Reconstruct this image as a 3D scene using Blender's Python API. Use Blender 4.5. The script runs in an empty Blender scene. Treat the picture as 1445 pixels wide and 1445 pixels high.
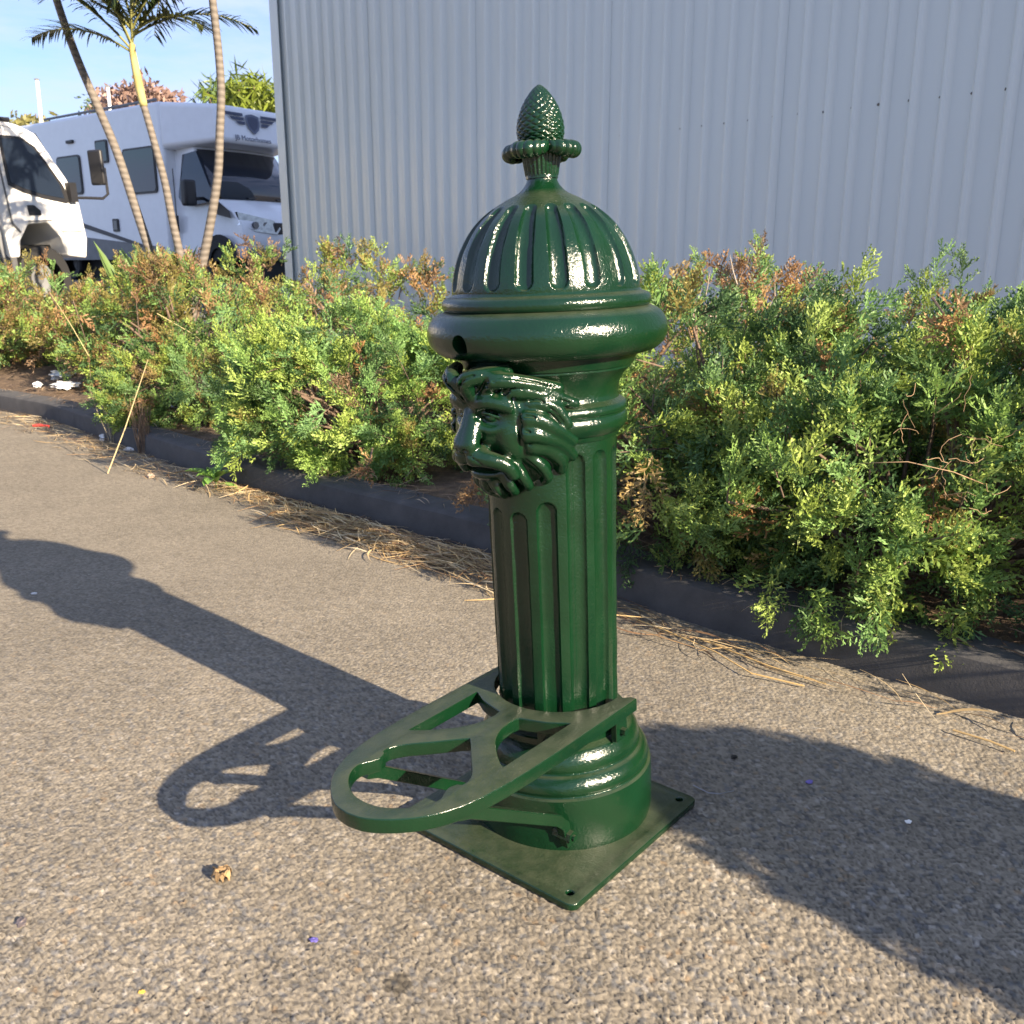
import bpy, bmesh, math, random
import numpy as np
from mathutils import Vector, Matrix
R = math.radians
SC = bpy.context.scene
COL = SC.collection

# ------------------------------------------------------------------ camera
F_PX, CX, CY, IMG = 1310.0, 727.0, 722.5, 1445.0
PITCH = math.atan(F_PX / 4978.0)
CAM_H = 1.0
cd = bpy.data.cameras.new('camera'); cam = bpy.data.objects.new('camera', cd); COL.objects.link(cam)
cd.sensor_fit = 'HORIZONTAL'; cd.sensor_width = 36.0; cd.lens = 36.0 * F_PX / IMG
cd.shift_x = (IMG / 2 - CX) / IMG; cd.shift_y = 0.0
cd.clip_start = 0.02; cd.clip_end = 3000
cam.location = (0, 0, CAM_H); cam.rotation_euler = (R(90) - PITCH, 0, 0)
cd.dof.use_dof = True; cd.dof.focus_distance = 1.75; cd.dof.aperture_fstop = 12.0
SC.camera = cam

# ------------------------------------------------------------------ sky, sun, exposure
SHADOW_AZ, SUN_EL = -48.0, 23.0          # shadows fall along this compass bearing (from +Y, clockwise)
SAZ = R(SHADOW_AZ + 180)
sun_dir = Vector((math.sin(SAZ) * math.cos(R(SUN_EL)), math.cos(SAZ) * math.cos(R(SUN_EL)), math.sin(R(SUN_EL))))
W = bpy.data.worlds.new('World'); SC.world = W; W.use_nodes = True
wt = W.node_tree; wt.nodes.clear()
wo = wt.nodes.new('ShaderNodeOutputWorld'); bg = wt.nodes.new('ShaderNodeBackground')
sky = wt.nodes.new('ShaderNodeTexSky'); sky.sky_type = 'NISHITA'; sky.sun_disc = False
sky.sun_elevation = R(SUN_EL); sky.sun_rotation = SAZ
sky.air_density = 1.0; sky.dust_density = 0.25; sky.ozone_density = 4.0
tc = wt.nodes.new('ShaderNodeTexCoord'); mp = wt.nodes.new('ShaderNodeMapping')
mp.inputs['Scale'].default_value = (1.6, 1.6, 7.0)
nz = wt.nodes.new('ShaderNodeTexNoise'); nz.inputs['Scale'].default_value = 2.2; nz.inputs['Detail'].default_value = 7; nz.inputs['Roughness'].default_value = 0.62
cr = wt.nodes.new('ShaderNodeValToRGB'); cr.color_ramp.elements[0].position = 0.28; cr.color_ramp.elements[1].position = 0.58
cr.color_ramp.elements[1].color = (0.8, 0.8, 0.8, 1)
mx = wt.nodes.new('ShaderNodeMix'); mx.data_type = 'RGBA'; mx.inputs['B'].default_value = (4.3, 5.0, 7.7, 1)
wt.links.new(tc.outputs['Generated'], mp.inputs['Vector']); wt.links.new(mp.outputs['Vector'], nz.inputs['Vector'])
wt.links.new(nz.outputs['Fac'], cr.inputs['Fac']); wt.links.new(cr.outputs['Color'], mx.inputs['Factor'])
wt.links.new(sky.outputs['Color'], mx.inputs['A']); wt.links.new(mx.outputs['Result'], bg.inputs['Color'])
bg.inputs['Strength'].default_value = 0.055
wt.links.new(bg.outputs['Background'], wo.inputs['Surface'])
sl = bpy.data.lights.new('sun', 'SUN'); sl.energy = 5.0; sl.angle = R(0.53); sl.color = (1.0, 0.83, 0.62)
so = bpy.data.objects.new('sun', sl); COL.objects.link(so)
so.rotation_euler = sun_dir.to_track_quat('Z', 'Y').to_euler()
VS = SC.view_settings
VS.view_transform = 'Standard'; VS.look = 'None'; VS.gamma = 1.0; VS.use_curve_mapping = False
VS.exposure = 1.75
SC.cycles.max_bounces = 6; SC.cycles.transparent_max_bounces = 8

# ------------------------------------------------------------------ helpers
def ray(x, y):
    X = (x - CX) / F_PX; Y = -(y - CY) / F_PX; c, s = math.cos(PITCH), math.sin(PITCH)
    return np.array([X, c + Y * s, -s + Y * c])
def gnd(x, y, z=0.0):
    r = ray(x, y); return np.array([0, 0, CAM_H]) + r * ((z - CAM_H) / r[2])
def atY(x, y, D):
    r = ray(x, y); return np.array([0, 0, CAM_H]) + r * (D / r[1])
def nrm(v):
    v = np.asarray(v, float); return v / np.linalg.norm(v)

def tag(o, label, cat, group=None):
    o['label'] = label; o['category'] = cat
    if group: o['group'] = group
    return o
def empty(name, loc, label, cat, group=None, rotz=0.0):
    o = bpy.data.objects.new(name, None); COL.objects.link(o); o.location = loc; o.rotation_euler = (0, 0, rotz)
    o.empty_display_size = 0.1
    return tag(o, label, cat, group)
def link(name, me, mat, parent=None, smooth=True, sharp=None):
    o = bpy.data.objects.new(name, me); COL.objects.link(o)
    if mat is not None: me.materials.clear(); me.materials.append(mat)
    if parent is not None: o.parent = parent
    if smooth and len(me.polygons):
        me.polygons.foreach_set('use_smooth', np.ones(len(me.polygons), bool))
        if sharp is not None: me.set_sharp_from_angle(angle=R(sharp))
    return o
def np_mesh(name, V, F, col=None):
    V = np.ascontiguousarray(V, np.float32); F = np.ascontiguousarray(F, np.int32); k = F.shape[1]
    me = bpy.data.meshes.new(name)
    me.vertices.add(len(V)); me.vertices.foreach_set('co', V.ravel())
    me.loops.add(F.size); me.loops.foreach_set('vertex_index', F.ravel())
    me.polygons.add(len(F)); me.polygons.foreach_set('loop_start', np.arange(len(F), dtype=np.int32) * k)
    me.update(calc_edges=True)
    if col is not None:
        a = me.color_attributes.new('Col', 'FLOAT_COLOR', 'POINT')
        c = np.ones((len(V), 4), np.float32); c[:, :3] = col; a.data.foreach_set('color', c.ravel())
    return me

class MB:
    """collects polygons of one mesh"""
    def __init__(s): s.v = []; s.f = []
    def add(s, V, F):
        b = len(s.v); s.v.extend([tuple(map(float, p)) for p in V]); s.f.extend([tuple(i + b for i in q) for q in F]); return s
    def box(s, c, d, M=None):
        x, y, z = [k / 2 for k in d]
        P = [(-x, -y, -z), (x, -y, -z), (x, y, -z), (-x, y, -z), (-x, -y, z), (x, -y, z), (x, y, z), (-x, y, z)]
        if M is not None: P = [tuple(M @ Vector(p)) for p in P]
        return s.add([(p[0] + c[0], p[1] + c[1], p[2] + c[2]) for p in P],
                     [(0, 3, 2, 1), (4, 5, 6, 7), (0, 1, 5, 4), (1, 2, 6, 5), (2, 3, 7, 6), (3, 0, 4, 7)])
    def tube(s, pts, rad, n=6, cap=True):
        P = [Vector(p) for p in pts]
        rad = [rad] * len(P) if np.isscalar(rad) else rad
        V = []; F = []; ref = None
        for i, p in enumerate(P):
            d = (P[min(i + 1, len(P) - 1)] - P[max(i - 1, 0)]).normalized()
            if ref is None: ref = d.orthogonal().normalized()
            ref = (ref - d * ref.dot(d)).normalized(); w = d.cross(ref)
            for k in range(n):
                a = 2 * math.pi * k / n; V.append(p + (ref * math.cos(a) + w * math.sin(a)) * rad[i])
        for i in range(len(P) - 1):
            for k in range(n): F.append((i * n + k, i * n + (k + 1) % n, (i + 1) * n + (k + 1) % n, (i + 1) * n + k))
        if cap: F.append(tuple(range(n - 1, -1, -1))); F.append(tuple((len(P) - 1) * n + k for k in range(n)))
        return s.add(V, F)
    def prism(s, poly, axis_o, axis_u, axis_v, axis_n, t):
        """extrude a 2D polygon (u,v) by thickness t along n"""
        o, u, v, n = [Vector(q) for q in (axis_o, axis_u, axis_v, axis_n)]
        A = [o + u * p[0] + v * p[1] for p in poly]; B = [p + n * t for p in A]; k = len(A)
        return s.add(A + B, [tuple(range(k - 1, -1, -1)), tuple(range(k, 2 * k))] + [(i, (i + 1) % k, (i + 1) % k + k, i + k) for i in range(k)])
    def mesh(s, name):
        me = bpy.data.meshes.new(name); me.from_pydata(s.v, [], s.f); me.update()
        bm = bmesh.new(); bm.from_mesh(me); bmesh.ops.recalc_face_normals(bm, faces=bm.faces); bm.to_mesh(me); bm.free(); return me
    def build(s, name, mat, parent=None, smooth=True, sharp=35, bevel=0, seg=2):
        o = link(name, s.mesh(name), mat, parent, smooth, sharp)
        if bevel:
            m = o.modifiers.new('bevel', 'BEVEL'); m.width = bevel; m.segments = seg; m.limit_method = 'ANGLE'; m.angle_limit = R(30)
            bake(o)
        return o
def bake(o):
    """apply the modifiers of o"""
    dg = bpy.context.evaluated_depsgraph_get(); dg.update()
    me = bpy.data.meshes.new_from_object(o.evaluated_get(dg)); o.modifiers.clear(); o.data = me
    return o
def grid_faces(nu, nv, cu=False, cv=False):
    i = np.arange(nu if cu else nu - 1)[:, None]; j = np.arange(nv if cv else nv - 1)[None, :]
    i2 = (i + 1) % nu; j2 = (j + 1) % nv
    return np.stack([(i * nv + j), (i2 * nv + j), (i2 * nv + j2), (i * nv + j2)], -1).reshape(-1, 4)
def surf(name, rfun, zs, nth, mat, parent, sharp=40, r_in=None):
    """surface of revolution with r = rfun(theta, z); zs rising"""
    th = np.linspace(0, 2 * math.pi, nth, endpoint=False); zs = np.asarray(zs, float)
    Rr = rfun(th[:, None], zs[None, :])
    V = np.stack([Rr * np.cos(th)[:, None], Rr * np.sin(th)[:, None], np.broadcast_to(zs, Rr.shape)], -1).reshape(-1, 3)
    return link(name, np_mesh(name, V, grid_faces(nth, len(zs), cu=True)), mat, parent, True, sharp)
def lathe(name, prof, nth, mat, parent, sharp=30, wob=0.0, closed=False):
    """prof: list of (r, z) from bottom to top; sharp profile corners stay sharp"""
    th = np.linspace(0, 2 * math.pi, nth, endpoint=False); p = np.array(prof, float)
    w = 1 + wob * (np.sin(3 * th + 1) + .6 * np.sin(7 * th + 2) + .4 * np.sin(13 * th))[:, None]
    V = np.stack([p[None, :, 0] * w * np.cos(th)[:, None], p[None, :, 0] * w * np.sin(th)[:, None], np.broadcast_to(p[:, 1], (nth, len(p)))], -1).reshape(-1, 3)
    me = np_mesh(name, V, grid_faces(nth, len(p), cu=True))
    if closed:
        bm = bmesh.new(); bm.from_mesh(me); bmesh.ops.remove_doubles(bm, verts=bm.verts, dist=1e-6)
        bmesh.ops.recalc_face_normals(bm, faces=bm.faces); bm.to_mesh(me); bm.free()
    return link(name, me, mat, parent, True, sharp)
def smooth_prof(pts, n=8):
    """Catmull-Rom through (r,z) points"""
    P = np.array(pts, float); P = np.vstack([2 * P[0] - P[1], P, 2 * P[-1] - P[-2]]); out = []
    for i in range(1, len(P) - 2):
        for t in np.linspace(0, 1, n, endpoint=False):
            a, b, c, d = P[i - 1], P[i], P[i + 1], P[i + 2]
            out.append(.5 * ((2 * b) + (c - a) * t + (2 * a - 5 * b + 4 * c - d) * t * t + (3 * b - a - 3 * c + d) * t ** 3))
    out.append(P[-2]); return [tuple(q) for q in out]
def curve_plate(name, loops, thick, bevel, mat, parent, z=0.0):
    """flat plate from closed 2D loops (first the outline, the others holes)"""
    cu = bpy.data.curves.new(name, 'CURVE'); cu.dimensions = '2D'; cu.fill_mode = 'BOTH'
    cu.extrude = thick / 2 - bevel; cu.bevel_depth = bevel; cu.bevel_resolution = 2; cu.offset = -bevel
    for L in loops:
        sp = cu.splines.new('POLY'); sp.points.add(len(L) - 1); sp.use_cyclic_u = True
        for q, p in zip(sp.points, L): q.co = (p[0], p[1], 0, 1)
    t = bpy.data.objects.new('tmp', cu); COL.objects.link(t)
    dg = bpy.context.evaluated_depsgraph_get(); dg.update()
    me = bpy.data.meshes.new_from_object(t.evaluated_get(dg)); bpy.data.objects.remove(t); bpy.data.curves.remove(cu)
    me.transform(Matrix.Translation((0, 0, z)))
    bm = bmesh.new(); bm.from_mesh(me); bmesh.ops.remove_doubles(bm, verts=bm.verts, dist=1e-5); bm.to_mesh(me); bm.free()
    return link(name, me, mat, parent, True, 35)
def smooth_loop(P, n=6):
    P = np.array(P, float); N = len(P); out = []
    for i in range(N):
        a, b, c, d = P[i - 1], P[i], P[(i + 1) % N], P[(i + 2) % N]
        for t in np.linspace(0, 1, n, endpoint=False):
            out.append(.5 * ((2 * b) + (c - a) * t + (2 * a - 5 * b + 4 * c - d) * t * t + (3 * b - a - 3 * c + d) * t ** 3))
    return [tuple(q) for q in out]

# ------------------------------------------------------------------ materials
class NT:
    def __init__(s, name):
        s.m = bpy.data.materials.new(name); s.m.use_nodes = True; s.t = s.m.node_tree; s.t.nodes.clear()
        s.out = s.n('ShaderNodeOutputMaterial'); s.b = s.n('ShaderNodeBsdfPrincipled'); s.l(s.b, 'BSDF', s.out, 'Surface')
    def n(s, ty, **kw):
        q = s.t.nodes.new(ty)
        for k, v in kw.items():
            if k in q.inputs: q.inputs[k].default_value = v
            else: setattr(q, k, v)
        return q
    def l(s, a, ao, b, bi): s.t.links.new(a.outputs[ao], b.inputs[bi]); return b
    def coord(s, scale=(1, 1, 1), space='Object'):
        t = s.n('ShaderNodeTexCoord'); m = s.n('ShaderNodeMapping', Scale=scale); s.l(t, space, m, 'Vector'); return m
    def noise(s, scale, detail=4, rough=.55, vec=None):
        q = s.n('ShaderNodeTexNoise', Scale=scale, Detail=detail, Roughness=rough)
        if vec is None: vec = s.coord()
        s.l(vec, 'Vector', q, 'Vector'); return q
    def ramp(s, src, so, stops):
        q = s.n('ShaderNodeValToRGB'); e = q.color_ramp.elements
        while len(e) < len(stops): e.new(.5)
        for x, (p, c) in zip(e, stops): x.position = p; x.color = (*c, 1) if len(c) == 3 else c
        s.l(src, so, q, 'Fac'); return q
    def bump(s, src, so, strength, dist, prev=None):
        q = s.n('ShaderNodeBump', Strength=strength, Distance=dist); s.l(src, so, q, 'Height')
        if prev is not None: s.l(prev, 'Normal', q, 'Normal')
        return q
    def mix(s, f, fo, a, b):
        q = s.n('ShaderNodeMix', data_type='RGBA')
        if f is None: q.inputs[0].default_value = fo
        else: s.l(f, fo, q, 'Factor')
        for k, v in (('A', a), ('B', b)):
            if isinstance(v, tuple) and not isinstance(v[0], (int, float)): s.t.links.new(v[0].outputs[v[1]], q.inputs[k])
            else: q.inputs[k].default_value = (*v, 1)
        return q
def m_plain(name, c, rough=.5, metal=0.0, var=0.12, vs=6.0, bump=0.0, bs=80.0, spec=.5, coat=0.0):
    n = NT(name); z = n.noise(vs, 5)
    lo = tuple(k * (1 - var) for k in c); hi = tuple(min(1, k * (1 + var)) for k in c)
    r = n.ramp(z, 'Fac', [(.3, lo), (.7, hi)]); n.l(r, 'Color', n.b, 'Base Color')
    n.b.inputs['Roughness'].default_value = rough; n.b.inputs['Metallic'].default_value = metal
    n.b.inputs['Specular IOR Level'].default_value = spec; n.b.inputs['Coat Weight'].default_value = coat
    if bump:
        q = n.bump(n.noise(bs, 3), 'Fac', bump, .002); n.l(q, 'Normal', n.b, 'Normal')
    return n.m
def m_green():
    n = NT('green_gloss_paint'); geo = n.n('ShaderNodeNewGeometry')
    z1 = n.noise(9, 5); base = n.ramp(z1, 'Fac', [(.3, (.0019, .0152, .0055)), (.7, (.0029, .0225, .008))])
    # settled dust on the faces that look up
    sep = n.n('ShaderNodeSeparateXYZ'); n.l(geo, 'Normal', sep, 'Vector')
    up = n.n('ShaderNodeMapRange', clamp=True); up.inputs['From Min'].default_value = .72; up.inputs['From Max'].default_value = 1.0
    n.l(sep, 'Z', up, 'Value')
    z2 = n.noise(26, 7, .68); zr = n.ramp(z2, 'Fac', [(.22, (.25, .25, .25)), (.62, (1, 1, 1))])
    mu = n.n('ShaderNodeMath', operation='MULTIPLY'); n.l(up, 'Result', mu, 0); n.l(zr, 'Color', mu, 1)
    # scuffs everywhere
    z3 = n.noise(55, 6, .7); sc = n.ramp(z3, 'Fac', [(.6, (0, 0, 0)), (.8, (.22, .22, .22))])
    ad = n.n('ShaderNodeMath', operation='ADD', use_clamp=True); n.l(mu, 'Value', ad, 0); n.l(sc, 'Color', ad, 1)
    sc2 = n.n('ShaderNodeMath', operation='MULTIPLY'); n.l(ad, 'Value', sc2, 0); sc2.inputs[1].default_value = .62
    cm = n.mix(sc2, 'Value', (base, 'Color'), (.068, .078, .046)); n.l(cm, 'Result', n.b, 'Base Color')
    rr = n.n('ShaderNodeMapRange'); rr.inputs['To Min'].default_value = .17; rr.inputs['To Max'].default_value = .6
    n.l(sc2, 'Value', rr, 'Value'); n.l(rr, 'Result', n.b, 'Roughness')
    b1 = n.bump(n.noise(42, 3), 'Fac', .35, .003); b2 = n.bump(n.noise(240, 3, .6), 'Fac', .75, .0011, b1); n.l(b2, 'Normal', n.b, 'Normal')
    n.b.inputs['Specular IOR Level'].default_value = .55
    return n.m
def m_attr(name, rough=.6, transl=0.0, spec=.3, fine=0.0, fs=400.0, bump=0.0):
    n = NT(name); a = n.n('ShaderNodeVertexColor', layer_name='Col'); src = (a, 'Color')
    if fine:
        z = n.noise(fs, 4, .6); r = n.ramp(z, 'Fac', [(.25, (1 - fine,) * 3), (.75, (1 + fine,) * 3)])
        q = n.n('ShaderNodeMix', data_type='RGBA', blend_type='MULTIPLY'); q.inputs[0].default_value = 1.0
        n.l(a, 'Color', q, 'A'); n.l(r, 'Color', q, 'B'); src = (q, 'Result')
        if bump: n.l(n.bump(z, 'Fac', bump, .002), 'Normal', n.b, 'Normal')
    n.l(src[0], src[1], n.b, 'Base Color'); n.b.inputs['Roughness'].default_value = rough; n.b.inputs['Specular IOR Level'].default_value = spec
    if transl:
        t = n.n('ShaderNodeBsdfTranslucent'); n.l(src[0], src[1], t, 'Color')
        x = n.n('ShaderNodeMixShader', Fac=transl); n.l(n.b, 'BSDF', x, 1); n.t.links.new(t.outputs[0], x.inputs[2]); n.l(x, 'Shader', n.out, 'Surface')
    return n.m
def m_wood(name, c1, c2, scale=(8, 8, 60), bump=.4):
    n = NT(name); z = n.noise(3, 6, .6, n.coord(scale)); r = n.ramp(z, 'Fac', [(.3, c1), (.7, c2)])
    n.l(r, 'Color', n.b, 'Base Color'); n.b.inputs['Roughness'].default_value = .85; n.l(n.bump(z, 'Fac', bump, .004), 'Normal', n.b, 'Normal'); return n.m
M = dict(
    green=m_green(),
    dark=m_plain('hole_shade_black', (.004, .004, .004), .8),
    rubber=m_plain('black_rubber', (.012, .012, .012), .7, bump=.2),
    plastic=m_plain('black_plastic', (.015, .015, .017), .45),
    asphalt=None,
    foliage=m_attr('juniper_scale_leaves', .5, .33, .35),
    straw=m_attr('dry_straw', .6, .15, .3),
    leaf=m_attr('soft_leaf', .45, .3, .4),
    twig=m_wood('juniper_bark', (.07, .045, .03), (.2, .14, .1), (30, 30, 30)),
    white=m_plain('white_vehicle_paint', (.74, .76, .79), .28, var=.03, coat=.4),
    white_warm=m_plain('white_truck_paint', (.78, .77, .74), .3, var=.03, coat=.4),
    grey=m_plain('grey_trim', (.16, .165, .17), .5),
    midgrey=m_plain('chassis_grey', (.08, .08, .085), .6),
    decal=m_plain('dark_blue_decal', (.03, .04, .085), .4),
    decal2=m_plain('shield_decal', (.09, .11, .17), .4),
    chrome=m_plain('headlight_reflector', (.75, .78, .82), .12, 1.0, var=.3, vs=14),
    amber=m_plain('amber_lens', (.8, .25, .02), .25),
    red=m_plain('red_plastic', (.55, .06, .04), .35),
    paper=m_plain('white_litter', (.72, .72, .7), .6, var=.1, bump=.3),
    plasticsheet=m_plain('pale_plastic', (.62, .66, .72), .35),
    terracotta=m_plain('terracotta', (.32, .14, .08), .8, bump=.3),
    palm_trunk=None, crownshaft=None, frond=m_attr('palm_leaflet', .4, .2, .4),
    pole=m_plain('white_pole_paint', (.8, .8, .8), .4),
    concrete=None, wall=None, soil=None)
def m_glass():
    n = NT('tinted_window_glass'); n.b.inputs['Base Color'].default_value = (.012, .018, .03, 1); n.b.inputs['Roughness'].default_value = .06
    n.b.inputs['Specular IOR Level'].default_value = .8; z = n.noise(2.2, 3); n.l(n.bump(z, 'Fac', .05, .02), 'Normal', n.b, 'Normal'); return n.m
M['glass'] = m_glass()
def m_wall():
    n = NT('painted_steel_sheet'); z = n.noise(1.2, 6, .6, n.coord((1, 1, .25)))
    r = n.ramp(z, 'Fac', [(.3, (.545, .595, .595)), (.7, (.585, .635, .63))]); n.l(r, 'Color', n.b, 'Base Color')
    n.b.inputs['Roughness'].default_value = .33; n.l(n.bump(n.noise(5, 2, .5, n.coord((3, 3, .4))), 'Fac', .08, .01), 'Normal', n.b, 'Normal'); return n.m
M['wall'] = m_wall()
def m_concrete():
    n = NT('kerb_concrete'); z = n.noise(7, 8, .65); r = n.ramp(z, 'Fac', [(.3, (.045, .044, .044)), (.7, (.085, .082, .08))])
    n.l(r, 'Color', n.b, 'Base Color'); n.b.inputs['Roughness'].default_value = .9; n.l(n.bump(n.noise(120, 5, .7), 'Fac', .5, .004), 'Normal', n.b, 'Normal'); return n.m
M['concrete'] = m_concrete()
def m_soil():
    n = NT('litter_covered_soil'); z = n.noise(14, 9, .7); r = n.ramp(z, 'Fac', [(.25, (.045, .03, .02)), (.5, (.12, .08, .05)), (.75, (.26, .18, .1))])
    n.l(r, 'Color', n.b, 'Base Color'); n.b.inputs['Roughness'].default_value = .95; n.l(n.bump(n.noise(60, 6, .7), 'Fac', .9, .02), 'Normal', n.b, 'Normal'); return n.m
M['soil'] = m_soil()
def m_asphalt():
    n = NT('chip_seal_asphalt'); a = n.n('ShaderNodeVertexColor', layer_name='Col'); co = n.coord()
    z = n.noise(900, 4, .65, co); r = n.ramp(z, 'Fac', [(.25, (.74,) * 3), (.75, (1.2,) * 3)])
    q = n.n('ShaderNodeMix', data_type='RGBA', blend_type='MULTIPLY'); q.inputs[0].default_value = 1.0; n.l(a, 'Color', q, 'A'); n.l(r, 'Color', q, 'B')
    v = n.n('ShaderNodeTexVoronoi', Scale=105.0); n.l(co, 'Vector', v, 'Vector'); sp = n.n('ShaderNodeSeparateColor'); n.l(v, 'Color', sp, 'Color')
    r2 = n.ramp(sp, 'Red', [(.0, (.78,) * 3), (.5, (1.0,) * 3), (1.0, (1.16,) * 3)]); q2 = n.n('ShaderNodeMix', data_type='RGBA', blend_type='MULTIPLY'); q2.inputs[0].default_value = 1.0
    n.l(q, 'Result', q2, 'A'); n.l(r2, 'Color', q2, 'B'); n.l(q2, 'Result', n.b, 'Base Color')
    n.b.inputs['Roughness'].default_value = .92; n.b.inputs['Specular IOR Level'].default_value = .22
    b1 = n.bump(v, 'Distance', .55, .004); b1.invert = True; b2 = n.bump(z, 'Fac', .55, .0022, b1); n.l(b2, 'Normal', n.b, 'Normal'); return n.m
M['asphalt'] = m_asphalt()
M['rib'] = m_plain('frond_rib', (.2, .2, .06), .6)
M['yard'] = m_plain('yard_asphalt', (.11, .105, .1), .9, var=.25, vs=3, bump=.4)
def m_palm(name, a, b, rings):
    n = NT(name); w = n.n('ShaderNodeTexWave', wave_type='BANDS', bands_direction='Z', Scale=rings, Distortion=1.2, Detail=3)
    n.l(n.coord(), 'Vector', w, 'Vector'); z = n.noise(16, 5); q = n.ramp(w, 'Fac', [(.2, a), (.6, b)])
    x = n.mix(z, 'Fac', (q, 'Color'), tuple((i + j) * .45 for i, j in zip(a, b))); n.l(x, 'Result', n.b, 'Base Color')
    n.b.inputs['Roughness'].default_value = .8; n.l(n.bump(w, 'Fac', .5, .01), 'Normal', n.b, 'Normal'); return n.m
M['palm_trunk'] = m_palm('ringed_palm_trunk', (.10, .085, .07), (.19, .165, .14), 5.5)
M['crownshaft'] = m_palm('yellow_crownshaft', (.34, .27, .09), (.42, .38, .16), 1.2)

# ------------------------------------------------------------------ setting: ground
KERB = np.array([(6.0, -2.4), (2.6, .66), (1.171, 1.945), (.5, 2.548), (-.085, 3.19), (-.735, 3.77), (-1.29, 4.28), (-1.87, 4.86), (-3.2, 6.30), (-4.2, 7.05), (-5.6, 7.65), (-9.0, 8.3), (-16, 8.8), (-30, 9.0)])
def kerb_at(s):
    """point and road-side normal at arc length s along the kerb"""
    d = np.diff(KERB, axis=0); L = np.hypot(d[:, 0], d[:, 1]); c = np.concatenate([[0], np.cumsum(L)])
    s = np.clip(np.asarray(s, float), 0, c[-1] - 1e-6); i = np.searchsorted(c, s, side='right') - 1
    t = (s - c[i]) / L[i]; p = KERB[i] + d[i] * t[..., None]; u = d[i] / L[i][..., None]
    return p, np.stack([u[..., 1], -u[..., 0]], -1)      # inward (bed side) normal
KL = float(np.sum(np.hypot(*np.diff(KERB, axis=0).T)))
def T(y): return .10 + np.clip((np.asarray(y, float) - 5) * .05, 0, .62)

rng = np.random.default_rng(7)
def hash2(i, j, k=0):
    h = (i.astype(np.int64) * 374761393 + j.astype(np.int64) * 668265263 + k * 1442695041) & 0xffffffff
    h = ((h ^ (h >> 13)) * 1274126177) & 0xffffffff; h = (h ^ (h >> 16)) & 0xffff
    return h / 65535.0
def vnoise(x, y, k=0):
    i = np.floor(x); j = np.floor(y); a = x - i; b = y - j; a = a * a * (3 - 2 * a); b = b * b * (3 - 2 * b)
    return (hash2(i, j, k) * (1 - a) + hash2(i + 1, j, k) * a) * (1 - b) + (hash2(i, j + 1, k) * (1 - a) + hash2(i + 1, j + 1, k) * a) * b
def stones(x, y, cell):
    gx = x / cell; gy = y / cell; i0 = np.floor(gx); j0 = np.floor(gy)
    f1 = np.full(x.shape, 9.); f2 = np.full(x.shape, 9.); ci = i0.copy(); cj = j0.copy()
    for di in (-1, 0, 1):
        for dj in (-1, 0, 1):
            i = i0 + di; j = j0 + dj
            d = np.hypot(gx - (i + .1 + .8 * hash2(i, j, 1)), gy - (j + .1 + .8 * hash2(i, j, 2)))
            m = d < f1; f2 = np.where(m, f1, np.minimum(f2, d)); ci = np.where(m, i, ci); cj = np.where(m, j, cj); f1 = np.where(m, d, f1)
    return f1, f2, ci, cj, gx, gy
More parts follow.
